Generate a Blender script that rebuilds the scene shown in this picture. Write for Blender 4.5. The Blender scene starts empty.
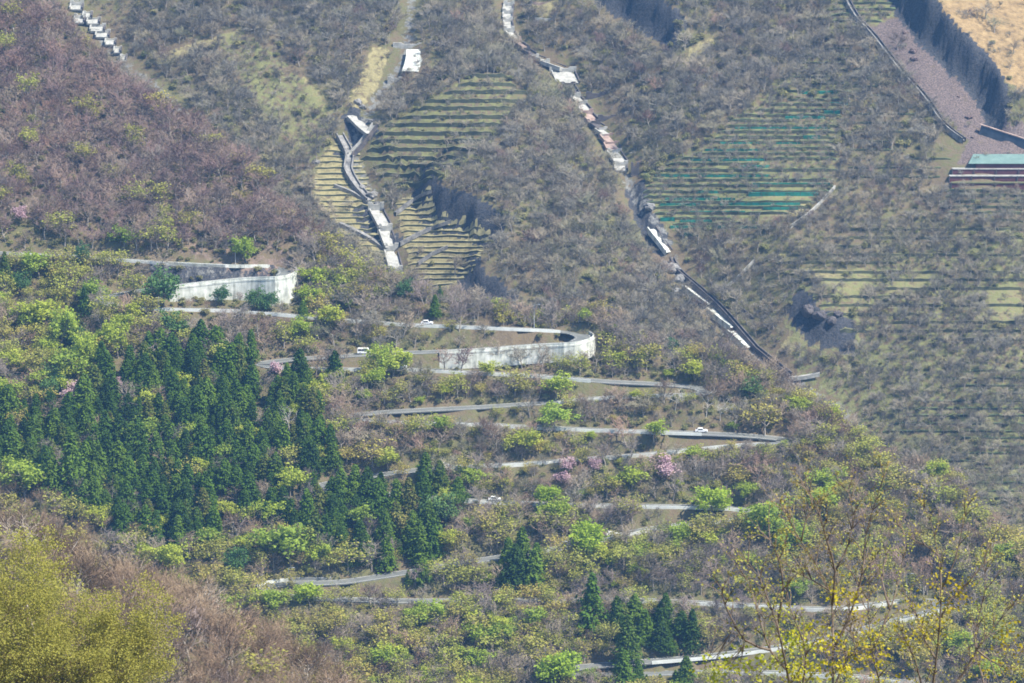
import bpy, math, random
import numpy as np
from mathutils import Vector

rng = np.random.default_rng(7)
random.seed(7)
sc = bpy.context.scene
COL = sc.collection

# ------------------------------------------------------------------ camera
FPX, CX, CY = 4170.0, 512.0, 341.5
PITCH = math.radians(-11.0)
cp, sp = math.cos(PITCH), math.sin(PITCH)
FW = np.array([0, cp, sp]); UP = np.array([0, -sp, cp]); RT = np.array([1.0, 0, 0])
cam_d = bpy.data.cameras.new('camera'); cam = bpy.data.objects.new('camera', cam_d); COL.objects.link(cam)
cam_d.sensor_width = 36; cam_d.lens = 36 * FPX / 1024
cam_d.clip_start = 1; cam_d.clip_end = 9000
cam.rotation_euler = (math.radians(90) + PITCH, 0, 0)
cam_d.dof.use_dof = True; cam_d.dof.focus_distance = 1450; cam_d.dof.aperture_fstop = 13
sc.camera = cam

def ray_dir(px, py):
    px = np.asarray(px, float); py = np.asarray(py, float)
    return FW + ((px - CX) / FPX)[..., None] * RT + ((CY - py) / FPX)[..., None] * UP
def project(P):
    P = np.asarray(P, float)
    d = P @ FW
    return CX + FPX * (P @ RT) / d, CY - FPX * (P @ UP) / d, d

# ------------------------------------------------------------------ noise
_perm = rng.permutation(512)
_gr = rng.normal(size=(512, 2)); _gr /= np.linalg.norm(_gr, axis=1)[:, None]
def perlin(x, y):
    xi = np.floor(x).astype(int); yi = np.floor(y).astype(int)
    xf = x - xi; yf = y - yi
    u = xf*xf*xf*(xf*(xf*6-15)+10); v = yf*yf*yf*(yf*(yf*6-15)+10)
    def g(i, j, a, b):
        k = _perm[(i + _perm[j & 511]) & 511]
        return _gr[k, 0]*a + _gr[k, 1]*b
    n00 = g(xi, yi, xf, yf); n10 = g(xi+1, yi, xf-1, yf)
    n01 = g(xi, yi+1, xf, yf-1); n11 = g(xi+1, yi+1, xf-1, yf-1)
    return (n00*(1-u)+n10*u)*(1-v) + (n01*(1-u)+n11*u)*v
def sstep(a, b, x):
    t = np.clip((x-a)/(b-a), 0, 1); return t*t*(3-2*t)

# ------------------------------------------------------------------ terrain sheets
SA, YA, ZA = 0.577, 1414.0, -275.0
SB, YB, ZB = 0.62, 1625.0, -316.0
def planeA(x, y): return ZA + SA*(y-YA)
def ray_plane(px, py, s, y0, z0):
    d = ray_dir(px, py)
    t = (z0 - s*y0) / (d[..., 2] - s*d[..., 1])
    return d * t[..., None]
def onA(px, py): return ray_plane(np.asarray(px, float), np.asarray(py, float), SA, YA, ZA)
def onB(px, py): return ray_plane(np.asarray(px, float), np.asarray(py, float), SB, YB, ZB)

# ridge line of the near slope (ground, a little under the crowns)
crest_px = [(-120,-140),(-40,-90),(30,-4),(62,30),(112,82),(150,112),(200,142),(260,185),(310,235),(350,277),(395,293),(450,308),(520,318),(580,328),
            (640,345),(690,362),(740,378),(790,395),(830,418),(870,447),(910,472),(960,507),(1000,540),(1050,572),(1150,640)]
cw = onA([p[0] for p in crest_px], [p[1] for p in crest_px])
cXu = cw[:, 0] / cw[:, 1]; cYv = cw[:, 1]

# escarpments on the far mountain: pixel polyline, height, width
ESC = [
    ([(884,-20),(906,10),(930,42),(956,70),(980,92),(996,122)], 15.0, 3.6, 60.0),
    ([(600,-8),(634,14),(668,36)], 11.0, 3.0, 30.0),
    ([(424,188),(440,210),(465,216),(488,236)], 9.0, 2.8, 26.0),
    ([(802,302),(815,318),(838,324)], 5.5, 2.0, 16.0),
    ([(470,268),(478,285),(500,300)], 4.0, 1.5, 20.0),
    ([(366,185),(372,196),(384,208)], 3.0, 1.2, 10.0),
    ([(637,172),(646,200),(655,212)], 5.0, 1.4, 16.0),
    ([(355,100),(362,112),(352,120)], 3.5, 1.2, 14.0),
]
CH1 = [(508,-40),(508,5),(514,35),(528,55),(555,68),(580,95),(600,130),(620,165),(640,205),(660,240),(690,290),(720,322),(752,352),(790,380),(815,392),(850,420),(880,470)]
CH2 = [(412,-40),(410,20),(405,55),(380,95),(362,130),(350,150),(362,178),(380,215),(392,255),(398,290),(402,330)]
CH3 = [(70,-30),(75,5),(95,32),(115,55),(140,75),(170,100),(230,160),(300,230)]

def catmull(P, n):
    P = np.asarray(P, float); out = []
    for i in range(len(P)-1):
        p0 = P[max(i-1, 0)]; p1 = P[i]; p2 = P[i+1]; p3 = P[min(i+2, len(P)-1)]
        m = max(2, int(np.hypot(*(p2-p1)) / n))
        for t in np.linspace(0, 1, m, endpoint=False):
            out.append(0.5*((2*p1)+(-p0+p2)*t+(2*p0-5*p1+4*p2-p3)*t*t+(-p0+3*p1-3*p2+p3)*t**3))
    out.append(P[-1]); return np.array(out)
def poly_dist(x, y, P):
    """distance, along-param overshoot-aware signed side, nearest index fraction of polyline P (n,2+)"""
    best = np.full(x.shape, 1e9); side = np.zeros(x.shape); s_at = np.zeros(x.shape); over = np.zeros(x.shape)
    L = 0.0
    for i in range(len(P)-1):
        ax, ay = P[i][0], P[i][1]; bx, by = P[i+1][0], P[i+1][1]
        dx, dy = bx-ax, by-ay; l2 = dx*dx+dy*dy + 1e-9; l = math.sqrt(l2)
        tr = ((x-ax)*dx + (y-ay)*dy)/l2
        t = np.clip(tr, 0, 1)
        d = np.hypot(x-ax-t*dx, y-ay-t*dy)
        m = d < best
        best = np.where(m, d, best)
        side = np.where(m, (dx*(y-ay)-dy*(x-ax))/l, side)
        s_at = np.where(m, L+t*l, s_at)
        ov = np.zeros_like(tr)
        if i == 0: ov = np.where(tr < 0, -tr*l, ov)
        if i == len(P)-2: ov = np.where(tr > 1, (tr-1)*l, ov)
        over = np.where(m, ov, over)
        L += l
    return best, side, s_at, over
def farB(x, y):
    return ZB + SB*(np.minimum(y, 2150)-YB) + 11*perlin(x/70+5, y/150) + 3.5*perlin(x/31, y/48+7) + 1.2*perlin(x/12, y/14+2)
def toBd(pl, dep):
    px = np.array([p[0] for p in pl], float); py = np.array([p[1] for p in pl], float); P = onB(px, py)
    for _ in range(12):
        o_ = farB(P[:, 0], P[:, 1]) - (ZB + SB*(P[:, 1]-YB)) - dep
        d = ray_dir(px, py); t = (ZB + o_*.7 + prev*.3 - SB*YB) / (d[:, 2]-SB*d[:, 1]) if _ else (ZB + o_ - SB*YB) / (d[:, 2]-SB*d[:, 1])
        prev = o_; P = d*t[:, None]
    return P
def toB(pl): return toBd(pl, 0)
ESCW = [(toB(p), h, w, f) for p, h, w, f in ESC]
CH1W, CH2W, CH3W = toBd(catmull(CH1, 12), 12), toBd(catmull(CH2, 12), 12), toBd(catmull(CH3, 14), 10)

gy = [-400, -50, 0, 290, 380, 720, 1000, 1160, 1240]
gz = [60, 4, -3, -116, -121, -262, -372, -392, -385]
fx = [-200, 0, 150, 300, 380, 520, 700, 1300]; fpy = [535, 562, 618, 694, 745, 790, 830, 880]
FY = 800.0

def h_base(x, y):
    u = x / np.maximum(y, 30.0)
    px = CX + FPX * u * cp
    G = np.interp(y, gy, gz)
    # nearer spur
    pyc = np.interp(px, fx, fpy)
    zc = FY * (np.tan(PITCH + (CY - pyc)/FPX))
    F = zc - np.where(y < FY, 0.34, 0.62) * (np.sqrt((y-FY)**2 + 900) - 30)
    F = F + 3.0*perlin(x/38, y/38+9)
    # near slope with its ridge
    yc = np.interp(u, cXu, cYv) + 10*perlin(u*60, u*0+3.3)
    A = planeA(x, np.minimum(y, yc))
    over = np.maximum(y-yc, 0)
    A = A - 0.75*(np.sqrt(over**2+64)-8)
    A = A + 3.2*perlin(x/52, y/44) + 1.3*perlin(x/19, y/19)
    # far mountain
    B = farB(x, y)
    d, *_ = poly_dist(x, y, CH1W); B = B - 10*np.exp(-(d/26)**2) - 2.5*np.exp(-(d/7)**2)
    d, *_ = poly_dist(x, y, CH2W); B = B - 10*np.exp(-(d/28)**2) - 2.5*np.exp(-(d/7)**2)
    d, *_ = poly_dist(x, y, CH3W); B = B - 10*np.exp(-(d/30)**2)
    for P, hgt, w, fade in ESCW:
        d, s, _, ov = poly_dist(x + 3.2*perlin(x/9, y/9) + 1.6*perlin(x/3.5, y/3.5), y + 3.2*perlin(x/9+40, y/9) + 1.6*perlin(x/3.5, y/3.5+30), P)
        k = hgt * sstep(-w, w, s) * np.exp(-(np.maximum(s, 0)/fade)**2) * np.exp(-(ov/9)**2)
        B = B + np.where(d < 250, k, 0)
    B = np.where(y > 1330, B, -1e4)
    return np.maximum(np.maximum(G, F), np.maximum(np.where(y > 1150, A, -1e4), B))

# fan shaped grid
ROWS = np.concatenate([np.arange(-60, 300, 12.), np.arange(300, 1100, 10.), np.arange(1100, 1240, 5.), np.arange(1240, 1560, 1.4), np.arange(1560, 1930, 2.2), np.arange(1930, 2300, 12.), np.arange(2300, 3400, 100.)])
ui = np.linspace(-0.135, 0.135, 330)
uo = np.linspace(0.145, 0.75, 26)
US = np.concatenate([-uo[::-1], ui, uo])
Y0 = 260.0
GX = US[None, :] * (ROWS[:, None] + Y0); GY = np.repeat(ROWS[:, None], len(US), 1)
H = h_base(GX, GY)

def h_at(x, y):
    x = np.asarray(x, float); y = np.asarray(y, float)
    r = np.interp(y, ROWS, np.arange(len(ROWS))); c = np.interp(x/(y+Y0), US, np.arange(len(US)))
    r0 = np.clip(np.floor(r).astype(int), 0, len(ROWS)-2); c0 = np.clip(np.floor(c).astype(int), 0, len(US)-2)
    fr = r-r0; fc = c-c0
    return (H[r0, c0]*(1-fc)+H[r0, c0+1]*fc)*(1-fr) + (H[r0+1, c0]*(1-fc)+H[r0+1, c0+1]*fc)*fr
_T = np.concatenate([np.arange(320, 1200, 12.), np.arange(1200, 2150, 2.0)])
def cast(px, py, tmin=0):
    """world points where the sight lines through these pixels meet the ground"""
    px = np.atleast_1d(np.asarray(px, float)); py = np.atleast_1d(np.asarray(py, float))
    D = ray_dir(px, py)
    T = _T[_T > tmin]
    out = np.zeros((len(px), 3))
    for a in range(0, len(px), 2000):
        d = D[a:a+2000]
        P = d[:, None, :] * T[None, :, None]
        below = P[..., 2] < h_at(P[..., 0], P[..., 1])
        k = np.argmax(below, 1); k = np.where(below.any(1), k, len(T)-1); k0 = np.maximum(k-1, 0)
        lo = T[k0]; hi = T[k]
        for _ in range(12):
            mid = (lo+hi)/2; q = d*mid[:, None]
            b = q[:, 2] < h_at(q[:, 0], q[:, 1])
            hi = np.where(b, mid, hi); lo = np.where(b, lo, mid)
        out[a:a+2000] = d*hi[:, None]
    return out
def cast1(px, py, tmin=0): return cast([px], [py], tmin)[0]

# ------------------------------------------------------------------ the road: one winding ribbon
ROAD_PX = [(-60,250),(40,255),(110,259),(168,263),(235,266),(272,266),(289,270),(284,277),(240,279),(168,287),(120,294),(100,301),(120,306),(165,309),(240,311),(320,318),(400,324),(470,327),
 (540,330),(572,332),(586,337),(576,343),(540,345),(470,350),(400,353),(340,356),(285,360),(262,364),(285,368),(350,369),(400,369),(470,372.5),(540,376),(600,381),(660,384),(695,387),(707,391),(695,395),(650,395),(600,398),
 (555,402),(480,407),(420,410),(372,413),(352,416),(372,420),(400,422),(470,424),(530,427),(600,430),(660,432),(720,434),(765,437),(786,440),(765,443),(720,446),(660,453),(600,458),(520,464),(440,468),(370,476),(330,483),
 (318,487),(335,491),(370,493),(460,500),(500,502),(570,505),(640,506),(700,507),(740,509),(758,514),(742,519),(690,524),(650,529),(612,537),(560,548),(500,557),(420,570),(340,582),(290,583),(266,588),(285,596),(340,599),(420,601),(540,600),(620,600),(680,602),(760,606),(830,609),(880,604),(920,600),(944,605),(930,613),(890,622),(840,636),
 (780,647),(710,656),(640,662),(580,667),(560,671),(580,674),(660,673),(740,672),(820,675),(880,679),(960,690),(1060,705)]
rp = catmull(ROAD_PX, 3.0)
R0 = onA(rp[:, 0], rp[:, 1]); R0[:, 2] = h_base(R0[:, 0], R0[:, 1])
rc = np.array([onA([a], [b])[0] for a, b in rp])
zz = cast(rp[:, 0], rp[:, 1], 1200)[:, 2]
def gsmooth(v, s):
    k = np.arange(-int(3*s), int(3*s)+1); w = np.exp(-(k/s)**2/2); w /= w.sum()
    return np.convolve(np.pad(v, len(k)//2, mode='edge'), w, 'valid')
zz = gsmooth(zz, 9)
zz = np.minimum.accumulate(zz); zz = gsmooth(zz, 5)
D = ray_dir(rp[:, 0], rp[:, 1]); ROAD = D * (zz / D[:, 2])[:, None]
ROAD[:, 0] = gsmooth(ROAD[:, 0], 1.5); ROAD[:, 1] = gsmooth(ROAD[:, 1], 2.5)
# even spacing
seg = np.hypot(np.diff(ROAD[:, 0]), np.diff(ROAD[:, 1])); S = np.concatenate([[0], np.cumsum(seg)])
SN = np.arange(0, S[-1], 2.0)
ROAD = np.stack([np.interp(SN, S, ROAD[:, i]) for i in range(3)], 1)
RPX = np.stack(project(ROAD)[:2], 1)
RW = 2.7
CUT = np.full(len(ROAD), 1.25); FILL = np.full(len(ROAD), 1.0); DROP = np.full(len(ROAD), 1e6)
def roadsec(a, b):
    i, j = sorted((int(np.argmin((RPX[:, 0]-a[0])**2+4*(RPX[:, 1]-a[1])**2)), int(np.argmin((RPX[:, 0]-b[0])**2+4*(RPX[:, 1]-b[1])**2)))); return slice(i, j+1)
FILL[roadsec((168,287),(262,266))] = 14; FILL[roadsec((446,351),(560,331))] = 14
DROP[roadsec((168,287),(262,266))] = 9.2; DROP[roadsec((446,351),(560,331))] = 5.0
CUT[roadsec((140,308),(330,319))] = .30; CUT[roadsec((420,370),(610,381))] = .30
def road_near(x, y):
    """per point: distance to the road centre and its height, two nearest separate arms"""
    d1 = np.full(x.shape, 1e9); z1 = np.zeros(x.shape)
    for a in range(0, len(x), 20000):
        xs = x[a:a+20000]; ys = y[a:a+20000]
        D2 = (xs[:, None]-ROAD[None, :, 0])**2 + (ys[:, None]-ROAD[None, :, 1])**2
        k = D2.argmin(1); d1[a:a+20000] = np.sqrt(D2[np.arange(len(xs)), k]); z1[a:a+20000] = ROAD[k, 2]
    return d1, z1
def bench():
    m = (GY > 1180) & (GY < 1640) & (np.abs(GX) < 330)
    x, y, h = GX[m], GY[m], H[m].copy()
    lo = np.full(x.shape, -1e9); hi = np.full(x.shape, 1e9); dn = np.full(x.shape, 1e9); zn = np.zeros(x.shape); cn = np.full(x.shape, 1.25); fn = np.ones(x.shape); rn = np.full(x.shape, 1e6)
    n = 14
    for a in range(0, len(ROAD), n):
        P = ROAD[a:a+n+1]
        near = (np.abs(x-P[:, 0].mean()) < 70) & (np.abs(y-P[:, 1].mean()) < 70)
        if not near.any(): continue
        xs, ys = x[near], y[near]
        D2 = (xs[:, None]-P[None, :, 0])**2 + (ys[:, None]-P[None, :, 1])**2
        k = D2.argmin(1); d = np.sqrt(D2[np.arange(len(xs)), k]); z = P[k, 2]; cu = CUT[a:a+n+1][k]; fi = FILL[a:a+n+1][k]; dr = DROP[a:a+n+1][k]
        e = np.maximum(d-RW-1.0+2.6*(fi > 10), 0)
        hi[near] = np.minimum(hi[near], z-0.12+cu*np.minimum(e, 13)+1.3*np.maximum(e-13, 0)); lo[near] = np.maximum(lo[near], z-0.12-np.minimum(fi*e, dr)-.5*e*(dr < 1e5))
        b = d < dn[near]; t = dn[near]; t[b] = d[b]; dn[near] = t; t = zn[near]; t[b] = z[b]; zn[near] = t; t = cn[near]; t[b] = cu[b]; cn[near] = t; t = fn[near]; t[b] = fi[b]; fn[near] = t; t = rn[near]; t[b] = dr[b]; rn[near] = t
    h = np.maximum(h, np.minimum(lo, hi)); h = np.minimum(h, hi)
    e = np.maximum(dn-RW-1.0+2.6*(fn > 10), 0)
    h = np.clip(h, zn-0.12-np.minimum(fn*e, rn)-.5*e*(rn < 1e5), zn-0.12+cn*np.minimum(e, 13)+1.3*np.maximum(e-13, 0))
    H[m] = h
bench()

# ------------------------------------------------------------------ materials
def mat(name):
    m = bpy.data.materials.new(name); m.use_nodes = True
    nt = m.node_tree; b = nt.nodes['Principled BSDF']; b.inputs['Roughness'].default_value = 0.85
    b.inputs['Specular IOR Level'].default_value = 0.2
    return m, nt, b
def N(nt, t, **kw):
    n = nt.nodes.new(t)
    for k, v in kw.items(): setattr(n, k, v)
    return n
def ramp(nt, stops, interp='LINEAR'):
    r = N(nt, 'ShaderNodeValToRGB'); r.color_ramp.interpolation = interp
    e = r.color_ramp.elements
    e[0].position, e[0].color = stops[0][0], (*stops[0][1], 1); e[1].position, e[1].color = stops[-1][0], (*stops[-1][1], 1)
    for p, c in stops[1:-1]: q = e.new(p); q.color = (*c, 1)
    return r
def noisy(name, c1, c2, scale=1.0, rough=0.85, bump=0.0, c3=None):
    m, nt, b = mat(name); b.inputs['Roughness'].default_value = rough
    tc = N(nt, 'ShaderNodeNewGeometry')
    n = N(nt, 'ShaderNodeTexNoise'); n.inputs['Scale'].default_value = scale; n.inputs['Detail'].default_value = 6; n.inputs['Roughness'].default_value = 0.65
    nt.links.new(tc.outputs['Position'], n.inputs['Vector'])
    st = [(0.32, c1), (0.66, c2)] if c3 is None else [(0.3, c1), (0.5, c3), (0.68, c2)]
    r = ramp(nt, st); nt.links.new(n.outputs['Fac'], r.inputs['Fac']); nt.links.new(r.outputs['Color'], b.inputs['Base Color'])
    if bump:
        bp = N(nt, 'ShaderNodeBump'); bp.inputs['Strength'].default_value = bump; bp.inputs['Distance'].default_value = 0.3
        nt.links.new(n.outputs['Fac'], bp.inputs['Height']); nt.links.new(bp.outputs['Normal'], b.inputs['Normal'])
    return m
def leafy(name, stops, spread=0.35, trans=0.25, reg=0.012, regw=0.5):
    """crown material: tint differs from tree to tree, by stand and a little inside one crown"""
    m, nt, b = mat(name); L = nt.links.new
    oi = N(nt, 'ShaderNodeObjectInfo'); geo = N(nt, 'ShaderNodeNewGeometry')
    n = N(nt, 'ShaderNodeTexNoise'); n.inputs['Scale'].default_value = reg; n.inputs['Detail'].default_value = 1
    L(oi.outputs['Location'], n.inputs['Vector'])
    n2 = N(nt, 'ShaderNodeTexNoise'); n2.inputs['Scale'].default_value = 0.9; n2.inputs['Detail'].default_value = 3
    L(geo.outputs['Position'], n2.inputs['Vector'])
    def mul(sock, f):
        q = N(nt, 'ShaderNodeMath', operation='MULTIPLY'); q.inputs[1].default_value = f; L(sock, q.inputs[0]); return q.outputs[0]
    def add(a, c):
        q = N(nt, 'ShaderNodeMath', operation='ADD'); L(a, q.inputs[0])
        if isinstance(c, float): q.inputs[1].default_value = c
        else: L(c, q.inputs[1])
        return q.outputs[0]
    f = add(add(mul(oi.outputs['Random'], 1-regw), mul(n.outputs['Fac'], regw)), add(mul(n2.outputs['Fac'], spread), -spread*0.5))
    r = ramp(nt, stops); L(f, r.inputs['Fac']); L(r.outputs['Color'], b.inputs['Base Color'])
    if trans:
        tr = N(nt, 'ShaderNodeBsdfTranslucent'); L(r.outputs['Color'], tr.inputs['Color'])
        mx = N(nt, 'ShaderNodeMixShader'); mx.inputs[0].default_value = trans
        L(b.outputs[0], mx.inputs[1]); L(tr.outputs[0], mx.inputs[2]); L(mx.outputs[0], nt.nodes['Material Output'].inputs[0])
    return m
M = {}
M['bark'] = noisy('bark', (.20,.175,.145), (.40,.36,.31), 2.0)
M['redbark'] = noisy('reddish_bark', (.10,.075,.06), (.22,.175,.14), 6.0)
M['palebark'] = noisy('pale_bark', (.34,.31,.26), (.52,.49,.43), 2.0)
M['darkbark'] = noisy('dark_bark', (.07,.055,.045), (.15,.12,.10), 2.0)
M['twig'] = leafy('twigs', [(.0,(.19,.155,.145)),(.28,(.28,.22,.195)),(.45,(.27,.24,.20)),(.62,(.34,.27,.19)),(.8,(.31,.20,.15)),(1.,(.38,.33,.26))], .2, 0)
M['rtwig'] = leafy('purple_twigs', [(.1,(.16,.12,.115)),(.35,(.25,.165,.145)),(.55,(.24,.195,.15)),(.75,(.29,.175,.135)),(.95,(.28,.24,.15))], .25, 0)
M['gtwig'] = leafy('grey_twigs', [(.15,(.17,.155,.135)),(.4,(.25,.235,.19)),(.6,(.30,.255,.185)),(.85,(.24,.245,.15))], .25, 0)
M['btwig'] = leafy('brown_twigs', [(.15,(.17,.12,.08)),(.45,(.26,.18,.12)),(.65,(.30,.22,.14)),(.9,(.22,.17,.12))], .25, 0)
M['deadtwig'] = leafy('bleached_twigs', [(.2,(.50,.48,.42)),(.8,(.62,.60,.53))], .2, 0)
M['bud'] = leafy('budding_leaves', [(.12,(.29,.23,.08)),(.35,(.36,.35,.08)),(.55,(.38,.42,.08)),(.72,(.46,.38,.10)),(.9,(.38,.46,.09))], .3, .35)
M['fresh'] = leafy('fresh_leaves', [(.15,(.24,.34,.05)),(.45,(.36,.46,.06)),(.7,(.46,.50,.07)),(.9,(.32,.46,.07))], .3, .4)
M['bright'] = leafy('bright_leaves', [(.2,(.33,.46,.045)),(.8,(.43,.53,.055))], .4, .4)
M['cedar'] = leafy('cedar_needles', [(.05,(.032,.066,.009)),(.3,(.058,.118,.011)),(.5,(.09,.165,.013)),(.66,(.125,.20,.018)),(.8,(.066,.125,.013)),(.95,(.15,.16,.03)),(1.,(.16,.11,.05))], .4, .15, .03, .15)
M['pine'] = leafy('pine_needles', [(.2,(.06,.14,.05)),(.6,(.10,.19,.05)),(.9,(.14,.21,.06))], .5, .15)
M['cherry'] = leafy('cherry_blossom', [(.2,(.46,.30,.33)),(.6,(.62,.44,.48)),(.9,(.55,.40,.36))], .5, .3)
M['shrubleaf'] = leafy('shrub_leaves', [(.1,(.24,.22,.11)),(.4,(.28,.29,.12)),(.65,(.35,.32,.14)),(.9,(.27,.33,.13))], .3, .3)
M['golden'] = leafy('golden_buds', [(.1,(.27,.235,.06)),(.5,(.33,.305,.065)),(.9,(.36,.365,.07))], .8, .4)
M['yellow'] = leafy('yellow_flowers', [(.2,(.36,.29,.02)),(.5,(.50,.44,.03)),(.8,(.36,.40,.04))], .9, .35)
M['asphalt'] = noisy('asphalt', (.13,.14,.135), (.20,.205,.19), 0.35)
M['paint'] = noisy('road_paint', (.6,.6,.57), (.78,.78,.74), 0.6)
M['concrete'] = noisy('weathered_concrete', (.22,.22,.20), (.50,.49,.45), 0.5, .9, 0.3, (.38,.38,.35))
def stained(name, c1, c2, c3):
    m, nt, b = mat(name); b.inputs['Roughness'].default_value = .9; geo = N(nt, 'ShaderNodeNewGeometry'); L = nt.links.new
    mp = N(nt, 'ShaderNodeMapping'); mp.inputs['Scale'].default_value = (.7, .7, .07); L(geo.outputs['Position'], mp.inputs[0])
    n = N(nt, 'ShaderNodeTexNoise'); n.inputs['Scale'].default_value = 1.0; n.inputs['Detail'].default_value = 5; n.inputs['Roughness'].default_value = .7; L(mp.outputs[0], n.inputs['Vector'])
    n2 = N(nt, 'ShaderNodeTexNoise'); n2.inputs['Scale'].default_value = .5; n2.inputs['Detail'].default_value = 5; L(geo.outputs['Position'], n2.inputs['Vector'])
    q = N(nt, 'ShaderNodeMix', data_type='FLOAT'); q.inputs[0].default_value = .4; L(n.outputs['Fac'], q.inputs[2]); L(n2.outputs['Fac'], q.inputs[3])
    r = ramp(nt, [(.36, c1), (.5, c2), (.62, c3)]); L(q.outputs[0], r.inputs['Fac']); L(r.outputs['Color'], b.inputs['Base Color']); return m
M['white_wall'] = stained('whitened_concrete', (.27,.28,.25), (.56,.58,.52), (.76,.76,.71))
M['rail'] = noisy('pale_rail', (.55,.58,.55), (.74,.76,.72), 0.4)
M['redconc'] = noisy('rusty_concrete', (.22,.15,.13), (.45,.35,.30), 0.35, .9, .2)
M['darkconc'] = noisy('dark_stone', (.06,.055,.06), (.14,.125,.12), 0.4, .9, .3)
M['rock'] = noisy('grey_rock', (.10,.10,.10), (.34,.33,.31), 0.5, .9, .5)
M['redrock'] = noisy('purple_rock', (.07,.05,.05), (.24,.18,.165), 0.8, .9, .5)
M['net'] = noisy('teal_shade_net', (.03,.09,.06), (.02,.22,.17), 0.45, c3=(.02,.15,.11))  # teal of the terrace shadow lines is put into the net colour
M['shade_wattle'] = noisy('shade_toned_wattle', (.045,.05,.035), (.10,.11,.06), 0.4)  # shade of the camera-facing terrace walls is put into this near-black colour
M['turf'] = noisy('terrace_turf', (.10,.11,.055), (.19,.185,.09), 0.5)
M['gturf'] = noisy('green_turf', (.06,.11,.045), (.14,.18,.085), 0.3)
M['straw'] = noisy('straw_turf', (.22,.205,.11), (.36,.33,.18), 0.6)
M['roofgreen'] = noisy('pale_green_roof', (.13,.21,.19), (.20,.30,.27), 0.3, .5)
M['rust'] = noisy('rust_board', (.085,.03,.035), (.15,.06,.06), 0.3)
M['steel'] = noisy('galvanised_steel', (.40,.42,.42), (.58,.6,.6), 2.0, .45)
M['slate'] = noisy('dark_slate', (.03,.045,.07), (.07,.09,.12), 0.4, .6)
def flat(name, c, rough=.4, metal=0):
    m, nt, b = mat(name); b.inputs['Base Color'].default_value = (*c, 1); b.inputs['Roughness'].default_value = rough; b.inputs['Metallic'].default_value = metal; return m
M['carwhite'] = flat('white_paint', (.82,.83,.83), .3); M['carsilver'] = flat('silver_paint', (.62,.64,.65), .3, .3)
M['glass'] = flat('dark_glass', (.02,.025,.03), .1); M['tyre'] = flat('tyre_rubber', (.02,.02,.02), .8); M['lamp'] = flat('lamp_glass', (.7,.7,.65), .2); M['tail'] = flat('red_lamp', (.4,.02,.02), .3)

# terrain material
ZONES = ['straw', 'green', 'sand', 'scree', 'rock', 'gravel', 'purple']
mt, nt, b = mat('mountain_soil'); L = nt.links.new
geo = N(nt, 'ShaderNodeNewGeometry')
def tn(scale, detail=5, rough=.6):
    n = N(nt, 'ShaderNodeTexNoise'); n.inputs['Scale'].default_value = scale; n.inputs['Detail'].default_value = detail; n.inputs['Roughness'].default_value = rough
    L(geo.outputs['Position'], n.inputs['Vector']); return n
n1 = tn(.035, 4); n2 = tn(.35, 6, .7); n3 = tn(1.6, 4)
r1 = ramp(nt, [(.3,(.095,.075,.05)),(.45,(.155,.12,.075)),(.56,(.125,.125,.055)),(.7,(.185,.16,.085))])
mixf = N(nt, 'ShaderNodeMix', data_type='FLOAT'); mixf.inputs[0].default_value = .55; L(n1.outputs['Fac'], mixf.inputs[2]); L(n2.outputs['Fac'], mixf.inputs[3]); L(mixf.outputs[0], r1.inputs['Fac'])
cur = r1.outputs['Color']
ZC = {'straw': ((.19,.17,.085),(.33,.29,.145)), 'green': ((.11,.13,.05),(.20,.20,.085)), 'sand': ((.20,.135,.065),(.37,.265,.13)), 'scree': ((.07,.055,.052),(.21,.165,.15)),
      'rock': ((.022,.026,.034),(.085,.085,.09)), 'gravel': ((.13,.13,.125),(.27,.27,.25)), 'purple': ((.15,.105,.095),(.24,.18,.14))}  # rock: blue-black puts the cliffs' shade and haze into the stone colour
for z in ZONES:
    at = N(nt, 'ShaderNodeAttribute', attribute_name='zone_' + z)
    a = N(nt, 'ShaderNodeMath', operation='ADD'); L(at.outputs['Fac'], a.inputs[0])
    s = N(nt, 'ShaderNodeMapRange'); s.inputs[1].default_value = .3; s.inputs[2].default_value = .7; s.inputs[3].default_value = -.45; s.inputs[4].default_value = .45
    L(n2.outputs['Fac'], s.inputs[0]); L(s.outputs[0], a.inputs[1])
    g = N(nt, 'ShaderNodeMapRange'); g.inputs[1].default_value = .38; g.inputs[2].default_value = .62; L(a.outputs[0], g.inputs[0])
    gm = N(nt, 'ShaderNodeMath', operation='MULTIPLY'); L(g.outputs[0], gm.inputs[0])
    gt = N(nt, 'ShaderNodeMath', operation='GREATER_THAN'); gt.inputs[1].default_value = .02; L(at.outputs['Fac'], gt.inputs[0]); L(gt.outputs[0], gm.inputs[1])
    rz = ramp(nt, [(.35, ZC[z][0]), (.65, ZC[z][1])]); L((n3 if z in ('rock','scree','gravel') else n2).outputs['Fac'], rz.inputs['Fac'])
    mx = N(nt, 'ShaderNodeMix', data_type='RGBA'); L(gm.outputs[0], mx.inputs[0]); L(cur, mx.inputs[6]); L(rz.outputs['Color'], mx.inputs[7]); cur = mx.outputs[2]
L(cur, b.inputs['Base Color'])
bp = N(nt, 'ShaderNodeBump'); bp.inputs['Strength'].default_value = .8; bp.inputs['Distance'].default_value = .8
L(n2.outputs['Fac'], bp.inputs['Height']); L(bp.outputs['Normal'], b.inputs['Normal'])

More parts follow.
